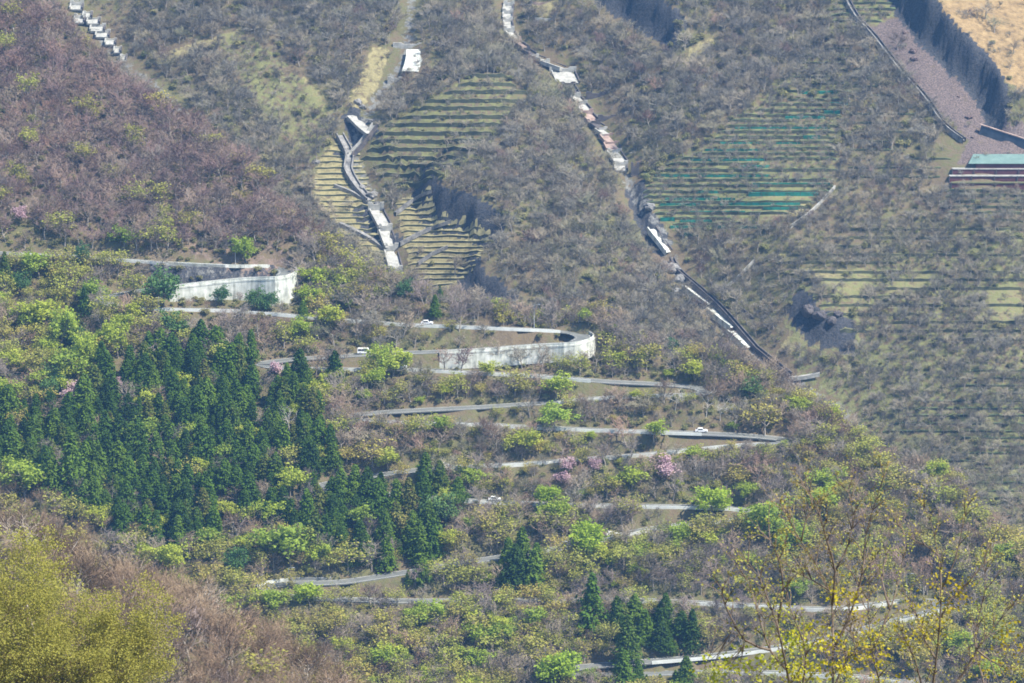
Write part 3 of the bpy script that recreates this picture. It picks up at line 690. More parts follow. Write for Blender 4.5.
# ------------------------------------------------------------------ terraces
def terrace(poly, y0, y1, dy, label, face, top, hgt=1.2, tread=2.0, group='terraces', gap=0.0, jit=4, broken=0.0, skip=0.0):
    k = 0; y = y0; r = random.Random(int(y0*7+poly[0][0])); rows = []
    while y <= y1:
        xs = np.arange(int(min(p[0] for p in poly))-2, int(max(p[0] for p in poly))+3, 1.0)
        ins = in_poly(xs, np.full(xs.shape, y), poly)
        if ins.sum() > 8:
            a, b_ = xs[ins][0]+r.uniform(-jit, jit), xs[ins][-1]+r.uniform(-jit, jit)
            if skip and r.random() < skip:
                c_ = r.uniform(.3,.7); q = a+(b_-a)*c_
                if r.random() < .5: a = q
                else: b_ = q
            if b_-a > 10: rows.append((a, b_, y+r.uniform(-.5,.5)))
        y += dy
    for k, (a, b_, y) in enumerate(rows):
        n = max(3, int((b_-a)/5)); X = np.linspace(a, b_, n); P = cast(X, np.full(n, y), 1500)
        P[:, 1] = gsmooth(P[:, 1], 1.0); P[:, 2] = h_at(P[:, 0], P[:, 1])
        yj = np.array([r.uniform(-.25,.25) for _ in range(n)]); c = P[n//2].copy()
        root = empty('terrace_wall', c); tag(root, label.format(ords[k] if k < 25 else 'last'), 'terrace wall', group)
        m = MB(); t = MB(); rows_f = []; rows_t = []
        for i in range(n):
            q = P[i]-c; hh = hgt*(1+yj[i]*.8)*(1 if 0 < i < n-1 else .5); hb = max(h_at(P[i, 0], P[i, 1]+tread), P[i, 2]+hh) - c[2]
            rows_f.append([q+(0, -.15, -.8), q+(0, 0, hh)]); rows_t.append([q+(0, 0, hh), np.array([q[0], q[1]+tread, max(hb-.3, q[2]+hh)]), np.array([q[0], q[1]+tread+.5, hb-1.2])])
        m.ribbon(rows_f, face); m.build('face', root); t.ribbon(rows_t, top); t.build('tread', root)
PC = [(476,74),(505,78),(530,96),(528,105),(505,125),(478,150),(455,165),(432,185),(396,188),(364,160),(372,138),(400,120)]
terrace(PC, 78, 186, 8.2, 'long dark terrace wall, {} from the top of the grassy central slope', 'shade_wattle', 'turf', 1.7, 1.6, 'terraces of the grassy central slope')
terrace(Z_STRAW[0], 146, 270, 5.6, 'narrow straw terrace wall, {} from the top beside the winding channel', 'shade_wattle', 'straw', .7, 1.6, 'near straw terraces', jit=2)
terrace(Z_STRAW[1], 194, 286, 5.4, 'narrow straw terrace wall, {} from the top right of the square dams', 'shade_wattle', 'straw', .7, 1.6, 'lower straw terraces', jit=2)
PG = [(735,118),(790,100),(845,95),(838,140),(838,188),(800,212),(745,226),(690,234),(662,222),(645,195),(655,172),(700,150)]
terrace(PG, 101, 233, 5.4, 'green terrace wall, {} from the top of the slope with teal nets', 'shade_wattle', 'gturf', 1.2, 1.5, 'green terraces', skip=.3)
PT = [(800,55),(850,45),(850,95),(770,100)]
terrace(PT, 50, 98, 7, 'faint green terrace wall, {} above the teal netted slope', 'shade_wattle', 'gturf', .7, 1.8, 'upper green terraces', skip=.2)
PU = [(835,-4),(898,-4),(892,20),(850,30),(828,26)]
terrace(PU, -2, 28, 6, 'green terrace wall, {} from the top beside the slanting grey channel', 'shade_wattle', 'gturf', 1.0, 1.8, 'topmost green terraces')
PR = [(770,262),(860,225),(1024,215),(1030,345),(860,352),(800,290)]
terrace(PR, 222, 345, 8.5, 'dark brush terrace wall, {} from the top of the dry brushy slope', 'shade_wattle', 'turf', 1.1, 1.2, 'brushy terraces', skip=.55)
terrace([(946,188),(1030,190),(1030,216),(935,216)], 192, 214, 5.5, 'grassy terrace wall, {} below the rusty fences of the shed', 'shade_wattle', 'gturf', 1.1, 1.2, 'terraces under the shed')
terrace([(856,60),(905,100),(950,150),(940,185),(850,185),(842,120)], 70, 182, 9, 'faint brushy terrace wall, {} from the top beside the slanting channel', 'shade_wattle', 'gturf', .8, 1.2, 'faint terraces', skip=.6)
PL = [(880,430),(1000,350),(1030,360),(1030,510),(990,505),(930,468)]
terrace(PL, 372, 500, 7.5, 'low green terrace wall, {} from the top near the valley foot', 'shade_wattle', 'gturf', .7, 1.6, 'valley terraces', skip=.4)
terrace([(705,62),(712,38),(708,30),(690,60)], 34, 60, 7, 'x {}', 'shade_wattle', 'turf') if False else None
# teal nets on some terraces
def net(x0, x1, y, hpx, label):
    n = max(3, int((x1-x0)/6)); P = cast(np.linspace(x0, x1, n), np.full(n, y), 1500); k = (P @ FW).mean()/FPX; c = P[n//2].copy(); h = hpx*k
    root = empty('slope_net', c); tag(root, label, 'net', 'teal nets on the green terraces')
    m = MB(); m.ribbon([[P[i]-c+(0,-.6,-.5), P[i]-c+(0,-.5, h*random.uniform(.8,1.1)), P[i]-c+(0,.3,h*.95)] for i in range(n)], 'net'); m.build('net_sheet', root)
    for i in range(0, n, 2):
        t = MB(); q = P[i]-c; t.tube([q+(0,-.55,-.5), q+(0,-.55,h+.3)], [.07,.07], 'darkbark', 5); t.build('post', root)
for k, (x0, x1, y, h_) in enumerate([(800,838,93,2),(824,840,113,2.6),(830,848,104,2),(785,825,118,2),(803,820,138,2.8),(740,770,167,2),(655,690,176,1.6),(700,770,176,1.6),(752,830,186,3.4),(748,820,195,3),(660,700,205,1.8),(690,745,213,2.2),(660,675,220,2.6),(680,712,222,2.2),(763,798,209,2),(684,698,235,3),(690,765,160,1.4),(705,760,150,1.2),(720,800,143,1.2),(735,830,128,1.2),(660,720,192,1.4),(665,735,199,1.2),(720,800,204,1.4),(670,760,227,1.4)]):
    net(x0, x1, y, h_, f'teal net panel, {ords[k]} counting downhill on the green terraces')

# ------------------------------------------------------------------ slope shed with pale green roof and board fences
p = cast1(1000, 172, 1560); k = p @ FW/FPX
root = empty('rockfall_shed', p); tag(root, 'long low shed with pale green roof on the purple scree', 'shed')
m = MB(); m.box((6, 2.5, 2.2), (44*k+14, 7, 3.4), 'rust'); m.build('wall', root)
wr = 74*k/2
m = MB(); m.add([(-wr+2,-1.6,3.8),(wr+30,-1.6,3.8),(wr+30,7.6,6.4),(-wr+5,7.6,6.4),(-wr+2,-1.6,3.6),(wr+30,-1.6,3.6),(wr+30,7.6,6.2),(-wr+5,7.6,6.2)], [(0,1,2,3),(7,6,5,4),(0,4,5,1),(1,5,6,2),(2,6,7,3),(3,7,4,0)], 'roofgreen'); m.build('roof', root)
def board(px0, px1, py, hpx, label, m1='rust', m2='concrete'):
    n = 16; P = cast(np.linspace(px0, px1, n), np.full(n, py), 1560); P[:, 1] = np.median(P[:6, 1]); P[:, 2] = P[:6, 2].mean()+.4
    k = (P @ FW).mean()/FPX; c = P[n//2].copy(); h = hpx*k
    root = empty('board_fence', c); tag(root, label, 'fence', 'rusty board fences below the shed')
    m = MB(); m.ribbon([[p-c+(0, 0, -2.5), p-c+(0, 0, h), p-c+(0, .35, h), p-c+(0, .35, -2.5)] for p in P], m1); m.build('boards', root)
    m = MB(); m.ribbon([[p-c+(0, -.3, h-.35), p-c+(0, -.3, h+.05), p-c+(0, 2.4, h+.05), p-c+(0, 2.4, h-.6)] for p in P], m2); m.build('ledge', root)
    for p in P[::3]:
        t = MB(); t.box(p-c+(0, -.25, h/2-.8), (.35, .35, h+1.4), 'darkconc'); t.build('post', root)
board(952, 1062, 174, 4.5, 'tallest rusty board fence directly under the green shed roof')
board(949, 1062, 180, 3.4, 'middle rusty board fence under the shed')
board(951, 1062, 186, 2.6, 'lowest rusty board fence, half in grass under the shed', 'rust', 'turf')
P0 = cast1(980, 134, 1560); P1 = cast1(1060, 160, 1560); c = (P0+P1)/2
root = empty('slab_wall', c); tag(root, 'dark slate wall slab with pale top slanting across the scree', 'wall'); m = MB(); m.beam(P0-c+(0,0,1.8), P1-c+(0,0,1.8), .8, 4.2, 'slate'); m.build('slab', root)
m = MB(); m.beam(P0-c+(0,.3,4.1), P1-c+(0,.3,4.1), 1.8, .35, 'redconc'); m.build('coping', root)

# rocks on the cliffs and in the channels
def rock(px, py, s, label, mm='rock', tmin=1500, group=None):
    p = cast1(px, py, tmin); k = p @ FW/FPX; r = s*k/2
    import bmesh
    bmh = bmesh.new(); bmesh.ops.create_icosphere(bmh, subdivisions=3, radius=1.0); sd = random.random()*50
    sx, sy, sz = r*random.uniform(.9,1.2), r*.9, r*random.uniform(.55,.8)
    for v in bmh.verts:
        q = np.array(v.co); n_ = float(perlin(np.array([q[0]*1.4+sd]), np.array([q[1]*1.4+q[2]]))[0])*.55 + float(perlin(np.array([q[0]*4+sd]), np.array([q[2]*4+q[1]]))[0])*.22
        v.co = (q[0]*sx*(1+n_), q[1]*sy*(1+n_), q[2]*sz*(1+n_))
    me = bpy.data.meshes.new('rock'); bmh.to_mesh(me); bmh.free(); me.materials.append(M[mm]); o = link(me, 'rock', None, p + np.array([0, 0, r*.2])); tag(o, label, 'rock', group)
for k, (x, y, s) in enumerate([(372,196,11),(378,205,8),(362,188,7),(358,103,9),(363,108,7),(350,120,9),(372,122,8),(316,163,7),(308,168,6)]):
    rock(x, y, s, f'grey boulder, {ords[k]} of the rock cluster along the winding ravine', group='boulders of the winding ravine')
for k, (x, y, s) in enumerate([(672,270,16),(664,265,9),(680,280,12),(676,292,9),(723,347,8),(650,208,12)]):
    rock(x, y, s, f'blue-grey rock lump, {ords[k]} on the bare ridge side of the white chutes', group='rocks beside the chutes')
for k, (x, y, s) in enumerate([(808,312,16),(820,317,14),(832,322,11),(838,315,9)]):
    rock(x, y, s, f'dark crag, {ords[k]} of the outcrop in dry yellow grass', 'darkconc', group='crags in the dry grass')

rr_ = random.Random(5)
for k in range(24):
    x_, y_ = rr_.uniform(885, 1020), rr_.uniform(25, 150)
    if in_poly(np.array([x_]), np.array([y_]), Z_SCREE[0])[0]: rock(x_, y_, rr_.uniform(3, 8), f'purplish block, {ords[k]} of the loose blocks strewn over the purple scree', 'redrock', group='loose blocks on the scree')
# ------------------------------------------------------------------ tree prototypes
def nz(v): return v/np.linalg.norm(v)
def grow(r, p, d, ln, rad, lev, maxl, segs, kids, upb, ang):
    n = 3 if lev < 2 else (2 if lev < 3 else 1)
    pts = [p]
    for i in range(n):
        d = nz(d + r.normal(size=3)*(.10 if lev == 0 else .20) + np.array([0, 0, upb if lev > 0 else .05]))
        q = p + d*ln/n; segs.append((p, q, rad*(1-.55*i/n), rad*(1-.55*(i+1)/n), lev)); p = q; pts.append((p))
    if lev < maxl:
        kn = kids[lev]; t0 = [.42, .3, .2, .15][min(lev, 3)]
        for j in range(kn):
            t = t0 + (1-t0)*(j+r.random()*.8)/kn; t = min(t, .999); f = t*n; k = int(f); b = pts[k]+(pts[k+1]-pts[k])*(f-k)
            a = r.random()*2*math.pi if lev else (2*math.pi*(j*.382)+r.random())
            o = nz(np.cross(d, r.normal(size=3)) if lev else np.array([math.cos(a), math.sin(a), 0]))
            an = ang[lev]*r.uniform(.7, 1.25); nd = nz(d*math.cos(an)+o*math.sin(an))
            grow(r, b, nd, ln*[.62, .62, .6, .55][min(lev, 3)]*r.uniform(.75, 1.2), rad*(1-.5*t)*.55, lev+1, maxl, segs, kids, upb, ang)
def skeleton(seed, height, maxl=4, kids=(8, 5, 4, 4), upb=.12, ang=(.85, .75, .75, .7), trunk=.62):
    r = np.random.default_rng(seed); segs = []
    grow(r, np.array([0, 0, -.4]), np.array([0, 0, 1.0]), height*trunk, height*.027, 0, maxl, segs, kids, upb, ang)
    return r, segs
def tubes_and_slivers(segs, tubemax, wmul):
    tb = MB()
    V = []; F = []
    for p, q, r0, r1, lv in segs:
        if lv <= tubemax: pass
        else:
            d = q-p; w = np.cross(d, [.3, 1, .2]); w = nz(w)*max(r0, .012)*wmul
            o = len(V); V += [p-w, p+w, q]; F.append((o, o+1, o+2))
    return V, F
def trunk_mesh(name, segs, tubemax, mat_):
    m = MB()
    for p, q, r0, r1, lv in segs:
        if lv <= tubemax: m.tube([p, q], [r0, r1], mat_, 6 if lv == 0 else 4, cap=False)
    me = bpy.data.meshes.new(name); me.from_pydata(m.v, [], m.f); me.materials.append(M[mat_]); me.polygons.foreach_set('use_smooth', [True]*len(m.f)); me.update(); return me
def leaf_tris(r, centres, n, spread, size, flat_=.0):
    c = np.asarray(centres)[r.integers(0, len(centres), n)]
    P = c + r.normal(size=(n, 3))*spread*np.array([1, 1, .75])
    a = r.normal(size=(n, 3)); a[:, 2] *= (1-flat_); a /= np.linalg.norm(a, axis=1)[:, None]
    b_ = np.cross(a, r.normal(size=(n, 3))*np.array([1-flat_, 1-flat_, 1])); b_ /= np.linalg.norm(b_, axis=1)[:, None]
    s = size*r.uniform(.6, 1.3, size=(n, 1))
    V = np.stack([P-a*s*.5-b_*s*.35, P+a*s*.1-b_*s*.5, P+a*s*.6+b_*s*.1, P-a*s*.1+b_*s*.5], 1).reshape(-1, 3)
    return V, np.arange(4*n).reshape(n, 4)
def quads_mesh(name, V, Q, tV, tF, mats, tm=0):
    """leaves (quads) + twigs (triangles) as one crown mesh; material 0 leaves, 1 twigs"""
    me = bpy.data.meshes.new(name); nq = len(Q); nt_ = len(tF); VV = np.concatenate([np.asarray(V).reshape(-1, 3), np.asarray(tV).reshape(-1, 3)]).astype(np.float32)
    li = np.concatenate([np.asarray(Q, np.int32).ravel(), (np.asarray(tF, np.int32)+len(V)).ravel()]) if nt_ else np.asarray(Q, np.int32).ravel()
    me.vertices.add(len(VV)); me.vertices.foreach_set('co', VV.ravel()); me.loops.add(len(li)); me.loops.foreach_set('vertex_index', li.astype(np.int32))
    me.polygons.add(nq+nt_); ls = np.concatenate([np.arange(nq)*4, nq*4+np.arange(nt_)*3]).astype(np.int32); lt = np.concatenate([np.full(nq, 4), np.full(nt_, 3)]).astype(np.int32)
    me.polygons.foreach_set('loop_start', ls); me.polygons.foreach_set('loop_total', lt)
    for m in mats: me.materials.append(M[m])
    me.polygons.foreach_set('material_index', np.concatenate([np.zeros(nq, np.int32), np.full(nt_, tm, np.int32)])); me.update(calc_edges=True); return me
PROTO = {}
def bare_proto(key, seed, h, twig, bark, wmul=3.4, **kw):
    r, s = skeleton(seed, h, **kw); V, F = tubes_and_slivers(s, 1, wmul)
    PROTO.setdefault(key, []).append((trunk_mesh('trunk', s, 1, bark), quads_mesh('crown', np.zeros((0, 3)), np.zeros((0, 4), int), V, F, [twig]), h))
def leaf_proto(key, seed, h, leaf, twig, bark, n, spread, size, lev=3, **kw):
    r, s = skeleton(seed, h, maxl=3, **kw); V, F = tubes_and_slivers(s, 1, 2.4)
    ends = [q for p, q, a, b_, lv in s if lv >= lev]
    LV, LQ = leaf_tris(r, ends, n, spread, size, .35)
    PROTO.setdefault(key, []).append((trunk_mesh('trunk', s, 1, bark), quads_mesh('crown', LV, LQ, V, F, [leaf, twig], 1), h))
for i in range(4):
    bare_proto('bare', 10+i, 8.0, 'twig', 'bark'); bare_proto('purple', 20+i, 8.0, 'rtwig', 'bark'); bare_proto('grey', 30+i, 7.0, 'gtwig', 'bark')
    bare_proto('brown', 40+i, 9.0, 'btwig', 'palebark' if i == 3 else 'bark', 2.2, kids=(10, 6, 4, 4), upb=.2)
    leaf_proto('bud', 50+i, 7.5, 'bud', 'twig', 'bark', 520, .46, .42)
    leaf_proto('fresh', 60+i, 8.0, 'fresh', 'twig', 'bark', 1500, .5, .5)
    leaf_proto('shrub', 70+i, 3.2, 'shrubleaf', 'gtwig', 'bark', 330, .34, .42, kids=(6, 4, 3), ang=(1.0, .8, .8), trunk=.5)
for i in range(2):
    leaf_proto('bright', 80+i, 7.5, 'bright', 'twig', 'bark', 2200, .55, .5)
    leaf_proto('cherry', 90+i, 7.0, 'cherry', 'twig', 'darkbark', 900, .42, .42)
    bare_proto('dead', 95+i, 8.0, 'deadtwig', 'palebark', 1.6, kids=(8, 5, 3), maxl=3)
    leaf_proto('pine', 110+i, 9.0, 'pine', 'twig', 'darkbark', 2000, .55, .5, ang=(1.1, .8, .8))
def cedar_proto(key, seed, h, rad, mat_, n=1500, base=.18, pw=.85):
    r = np.random.default_rng(seed); B = []; nb = 95
    for j in range(nb):
        t = (j+r.random())/nb; z = h*(base+(1-base)*t); R = rad*((1-t)**pw)*r.uniform(.75, 1.15)+.12; a = j*2.399+r.normal()*.3
        for q in (.35, .65, .95): B.append((math.cos(a)*R*q, math.sin(a)*R*q, z-R*.42*q+.25*h/14, R))
    B = np.array(B); k = r.integers(0, len(B), n); sp_ = (.16+.13*B[k, 3])[:, None]
    P = B[k, :3]+r.normal(size=(n, 3))*sp_*np.array([1, 1, .7])
    out = P*np.array([1, 1, 0]); out /= np.linalg.norm(out, axis=1)[:, None]+1e-6
    a = out*1.0+np.array([0, 0, -.5])+r.normal(size=(n, 3))*.45; a /= np.linalg.norm(a, axis=1)[:, None]; b_ = np.cross(a, np.array([0, 0, 1])+r.normal(size=(n, 3))*.5); b_ /= np.linalg.norm(b_, axis=1)[:, None]
    s = r.uniform(.36, .78, size=(n, 1))*h/14
    V = np.stack([P-a*s*.7-b_*s*.28, P-b_*s*.5+a*s*.1, P+a*s*.9, P+b_*s*.5+a*s*.05], 1).reshape(-1, 3)
    m = MB(); m.tube([(0, 0, -.5), (0, 0, h*.5), (0, 0, h*.97)], [.24, .16, .03], 'darkbark', 6, cap=False)
    me = bpy.data.meshes.new('trunk'); me.from_pydata(m.v, [], m.f); me.materials.append(M['bark']); me.update()
    PROTO.setdefault(key, []).append((me, quads_mesh('crown', V, np.arange(4*n).reshape(n, 4), np.zeros((0, 3)), np.zeros((0, 3), int), [mat_]), h))
for i in range(4): cedar_proto('cedar', 200+i, 14.0, 3.9+.35*i, 'cedar', 3000, .10+.05*i, .62+.1*(i % 2))
cedar_proto('spruce', 210, 13.0, 4.4, 'cedar', 1800, .05, .95); cedar_proto('spruce', 211, 12.0, 4.0, 'cedar', 1800, .05, .9)

# ------------------------------------------------------------------ where the trees stand
POLY_CEDAR = [[(-20,405),(60,408),(112,372),(170,348),(250,352),(285,372),(345,350),(345,380),(318,410),(322,440),(338,470),(345,492),(400,488),(455,490),(466,520),(440,545),(428,588),(385,585),(330,560),(300,545),(240,520),(205,560),(150,552),(60,508),(-20,478)]]
POLY_CEDAR2 = [[(612,625),(640,615),(690,640),(688,700),(612,690)], [(490,560),(535,556),(545,590),(495,588)]]
POLY_YARD = []
def kindmap(px, py, side, r):
    u = r.random()
    if side == 'F': return 'brown' if u < .80 else ('bare' if u < .86 else 'bud')
    if side == 'A':
        if in_poly(np.array([px]), np.array([py]), POLY_CEDAR[0])[0]: return 'cedar' if u < .80 else ('bare' if u < .92 else ('fresh' if u < .955 else 'bud'))
        if in_any(np.array([px]), np.array([py]), POLY_CEDAR2)[0]: return 'cedar'
        if py < 250 and px < 380: return 'purple' if u < .9 else ('bud' if u < .965 else 'bare')
        if px < 175 and py < 420: return 'bud' if u < .48 else ('fresh' if u < .62 else ('bare' if u < .95 else 'pine'))
        if py > 555 and px < 720: return 'bud' if u < .44 else ('bare' if u < .89 else 'fresh')
        if px < 260 and py > 500: return 'brown' if u < .6 else ('bud' if u < .9 else 'fresh')
        if px > 790: return 'bare' if u < .55 else ('bud' if u < .9 else ('brown' if u < .97 else 'fresh'))
        return 'bare' if u < .56 else ('grey' if u < .73 else ('bud' if u < .96 else 'fresh'))
    if px > 760 and py > 230: return 'shrub' if u < .24 else 'grey'
    if in_any(np.array([px]), np.array([py]), Z_GREEN)[0]: return 'shrub' if u < .4 else 'grey'
    return 'grey' if u < .74 else ('purple' if u < .84 else 'shrub')
KEEP = [(390,436,40,84),(338,382,108,165),(535,580,52,92),(500,524,0,40),(62,130,0,66),(590,625,92,165),(645,675,226,262)]
trees = []   # dict(kind, x, y, z, h, px, py, d)
def jitter(x0, x1, y0, y1, st):
    nx = int((x1-x0)/st); ny = int((y1-y0)/st); g = np.stack(np.meshgrid(np.arange(nx), np.arange(ny)), -1).reshape(-1, 2).astype(float)
    g = (g+rng.random(g.shape)*.95)*st; return x0+g[:, 0], y0+g[:, 1]
r_ = random.Random(3)
# pixels kept clear of tall trees: the road lines as the photograph shows them
RV = RPX[(RPX[:, 0] > -30) & (RPX[:, 0] < 1060) & (RPX[:, 1] < 700)]
HIDE = [(0,160,255,268),(95,150,290,310),(255,340,355,372),(600,720,378,392),(345,390,408,424),(300,430,470,498),(390,480,552,575),(262,600,560,606),(320,540,575,606),(540,640,655,680)]
vis_road = np.ones(len(RV), bool)
for a, b_, c_, d_ in HIDE: vis_road &= ~((RV[:, 0] > a) & (RV[:, 0] < b_) & (RV[:, 1] > c_) & (RV[:, 1] < d_))
RV = RV[vis_road]
WALLPX = np.array([(x_, 303.0) for x_ in range(170, 292, 3)]+[(x_, 350.0) for x_ in range(500, 588, 3)]+[(x_, 292.0) for x_ in range(176, 292, 3)]+[(x_, 605.0) for x_ in range(850, 948, 3)]+[(x_, 620.0) for x_ in range(880, 940, 3)]+[(x_, 440.0) for x_ in range(700, 787, 3)]+[(x_, 513.0) for x_ in range(690, 758, 3)]+[(x_, 607.0) for x_ in range(760, 850, 3)]+[(x_, 346.0) for x_ in range(344, 367, 2)]+[(x_, 590.0) for x_ in range(266, 300, 3)])
SPECIAL = [  # px, py(base), kind, height m, label
 (163,308,'pine',13,'tall slim green conifer at the left end of the big white wall'),(222,305,'pine',6.5,'small round grey-green pine in front of the big white wall'),(254,311,'pine',7.6,'round dark green pine in front of the big white wall'),(268,312,'pine',6.8,'second green pine close by, in front of the big white wall'),(303,318,'cedar',6,'small thin conifer just past the tip of the big white wall'),
 (85,318,'spruce',11,'blue-green spruce among lime green trees under the top road'),(5,283,'spruce',11,'dark spruce at the very edge of the purple wood'),
 (72,497,'spruce',21,'large layered dark conifer with drooping boughs beside a brown thicket'),(592,632,'spruce',19,'tall dark pointed conifer standing alone below the lime green tree'),(692,650,'spruce',13,'dark blunt conifer between the two lowest roads'),(516,590,'cedar',15,'broad dark evergreen with two tops below the parked car'),(534,592,'cedar',14,'dark evergreen joined to the broad two topped one'),(627,665,'cedar',16,'dark cone shaped conifer in the small grove by the bottom road'),
 (409,517,'cedar',13,'rounded dark cedar at the top corner of the lower cedar grove'),(378,520,'cedar',14,'ragged dark cedar at the top of the lower cedar grove'),(440,530,'pine',12,'fuller mid green evergreen at the right end of the lower cedar grove'),
 (665,484,'cherry',8.5,'largest pink cherry in full blossom below the long road'),(276,380,'cherry',6,'pink cherry peeping out at the top of the cedar stand'),(560,486,'cherry',5,'small pale pink cherry uphill of a lime green sapling'),(572,472,'cherry',5.5,'dusky pink cherry, one of two under the long parapet'),(594,474,'cherry',5.5,'dusky pink cherry next to its twin under the long parapet'),(70,405,'cherry',7,'dusky mauve cherry uphill of the cedar stand'),(117,388,'cherry',4,'little pale pink cherry beside lime green trees'),(22,222,'cherry',6,'mauve blossoming tree high in the purple wood'),
 (555,692,'bright',12,'brightest lime green tree at the bottom edge'),(588,560,'bright',11.5,'large spreading lime green tree overhanging the road with cars'),(600,563,'fresh',7,'yellow-green lower half of a pair beside the spreading lime tree'),(310,607,'bright',7.5,'vivid green sapling at the small bend'),(710,516,'bright',10,'wide mid green tree against the parapet below the cherries'),(545,510,'bright',8,'lime green tree close to a small pale cherry'),(383,380,'fresh',12.5,'tall yellow-green tree in front of the van road'),(388,470,'fresh',8,'yellow-green tree under a bare grey thicket'),(292,568,'fresh',15,'tall yellow-green tree with a dense dark right side in the cedar gap'),(290,496,'fresh',10,'pale yellow-green crown poking out of cedars'),
 (60,352,'fresh',15,'large lime tree nearest the wood edge'),(90,372,'fresh',14,'large lime tree with round crown'),(118,358,'fresh',13,'tall lime tree next to the blue-green spruce'),(45,330,'fresh',11,'lime tree uphill of the large lime group'),(78,382,'fresh',12,'darker lime tree, lowest of the large lime group'),(770,545,'fresh',14,'leafy yellow-green tree just past the fourth bend'),(785,560,'fresh',11,'vivid leafy tree among brown twigs past the fourth bend'),(25,502,'fresh',13,'pale green bushy tree left of the layered conifer'),(175,575,'fresh',10,'yellow-green tree at the foot of the cedar stand'),(235,575,'pine',9,'dark green evergreen at the foot of the cedar stand'),
 (556,400,'fresh',8.5,'yellow-green dome tree under the second hairpin'),(765,435,'bud',11,'golden olive tree above the third bend'),(750,400,'pine',8,'dark green pine on the skyline ridge above the third bend'),(672,355,'pine',7,'green pine on the ridge beside the bare wood'),(825,515,'fresh',10,'light green tree among bare trees on the descending ridge'),
 (290,432,'dead',10,'bleached white bare tree above dark cedars'),(720,420,'dead',9,'pale bleached snag above the third bend'),(706,417,'dead',8,'pale bleached snag beside its taller twin above the third bend'),(675,410,'dead',8,'pale bare tree against grey road below the ridge'),(838,345,'dead',.1,''),
 (235,550,'purple',12,'dark red-brown bare tree inside the cedar gap'),(372,608,'purple',8,'reddish bare tree below the lower cedar grove'),(520,525,'purple',9,'dusky red bare tree near pale branches and a parked car'),
 (478,366,'grey',7.5,'thin bare tree at the left foot of the second hairpin wall'),(500,367,'bare',9,'bare tree under the middle of the second hairpin wall'),(522,369,'grey',8.5,'grey bare tree close against the second hairpin wall'),(543,371,'bare',9,'forked bare tree in front of the second hairpin wall'),(560,374,'bud',6.5,'olive bush tree at the foot of the second hairpin wall'),(580,376,'bud',7.5,'golden olive tree below the tip of the second hairpin wall'),(462,372,'purple',9,'dusky red bare tree just left of the second hairpin wall'),(445,372,'purple',9,'reddish bare tree between van road and the wall'),(595,372,'bare',8,'tall bare tree beyond the tip of the second hairpin'),
 (405,384,'dead',.1,''),(190,311,'brown',4.5,'low brown bush tree beneath the left part of the big white wall'),(207,312,'brown',4,'second low brown bush tree beneath the big white wall'),(283,316,'grey',5.5,'thin pale bare tree near the tip of the big white wall'),
 (330,606,'bud',6,'olive tree in front of the road bank past the small bend'),(352,606,'bud',6.5,'second olive tree in front of the road bank past the small bend'),(375,607,'bare',7,'bare tree in front of the road bank below the lower cedar grove'),(398,606,'bud',6,'olive tree under the last cedars of the lower grove'),(420,605,'bare',6.5,'bare grey-brown tree under the last cedars of the lower grove'),
 (435,318,'cedar',8,'dark small conifer behind the rail towards the second hairpin'),(405,300,'pine',7,'green pine where the terraced ravine ends'),(440,300,'spruce',6,'dark little spruce near the end of the terraced ravine'),
]
sp_px = np.array([(s[0], s[1]) for s in SPECIAL])
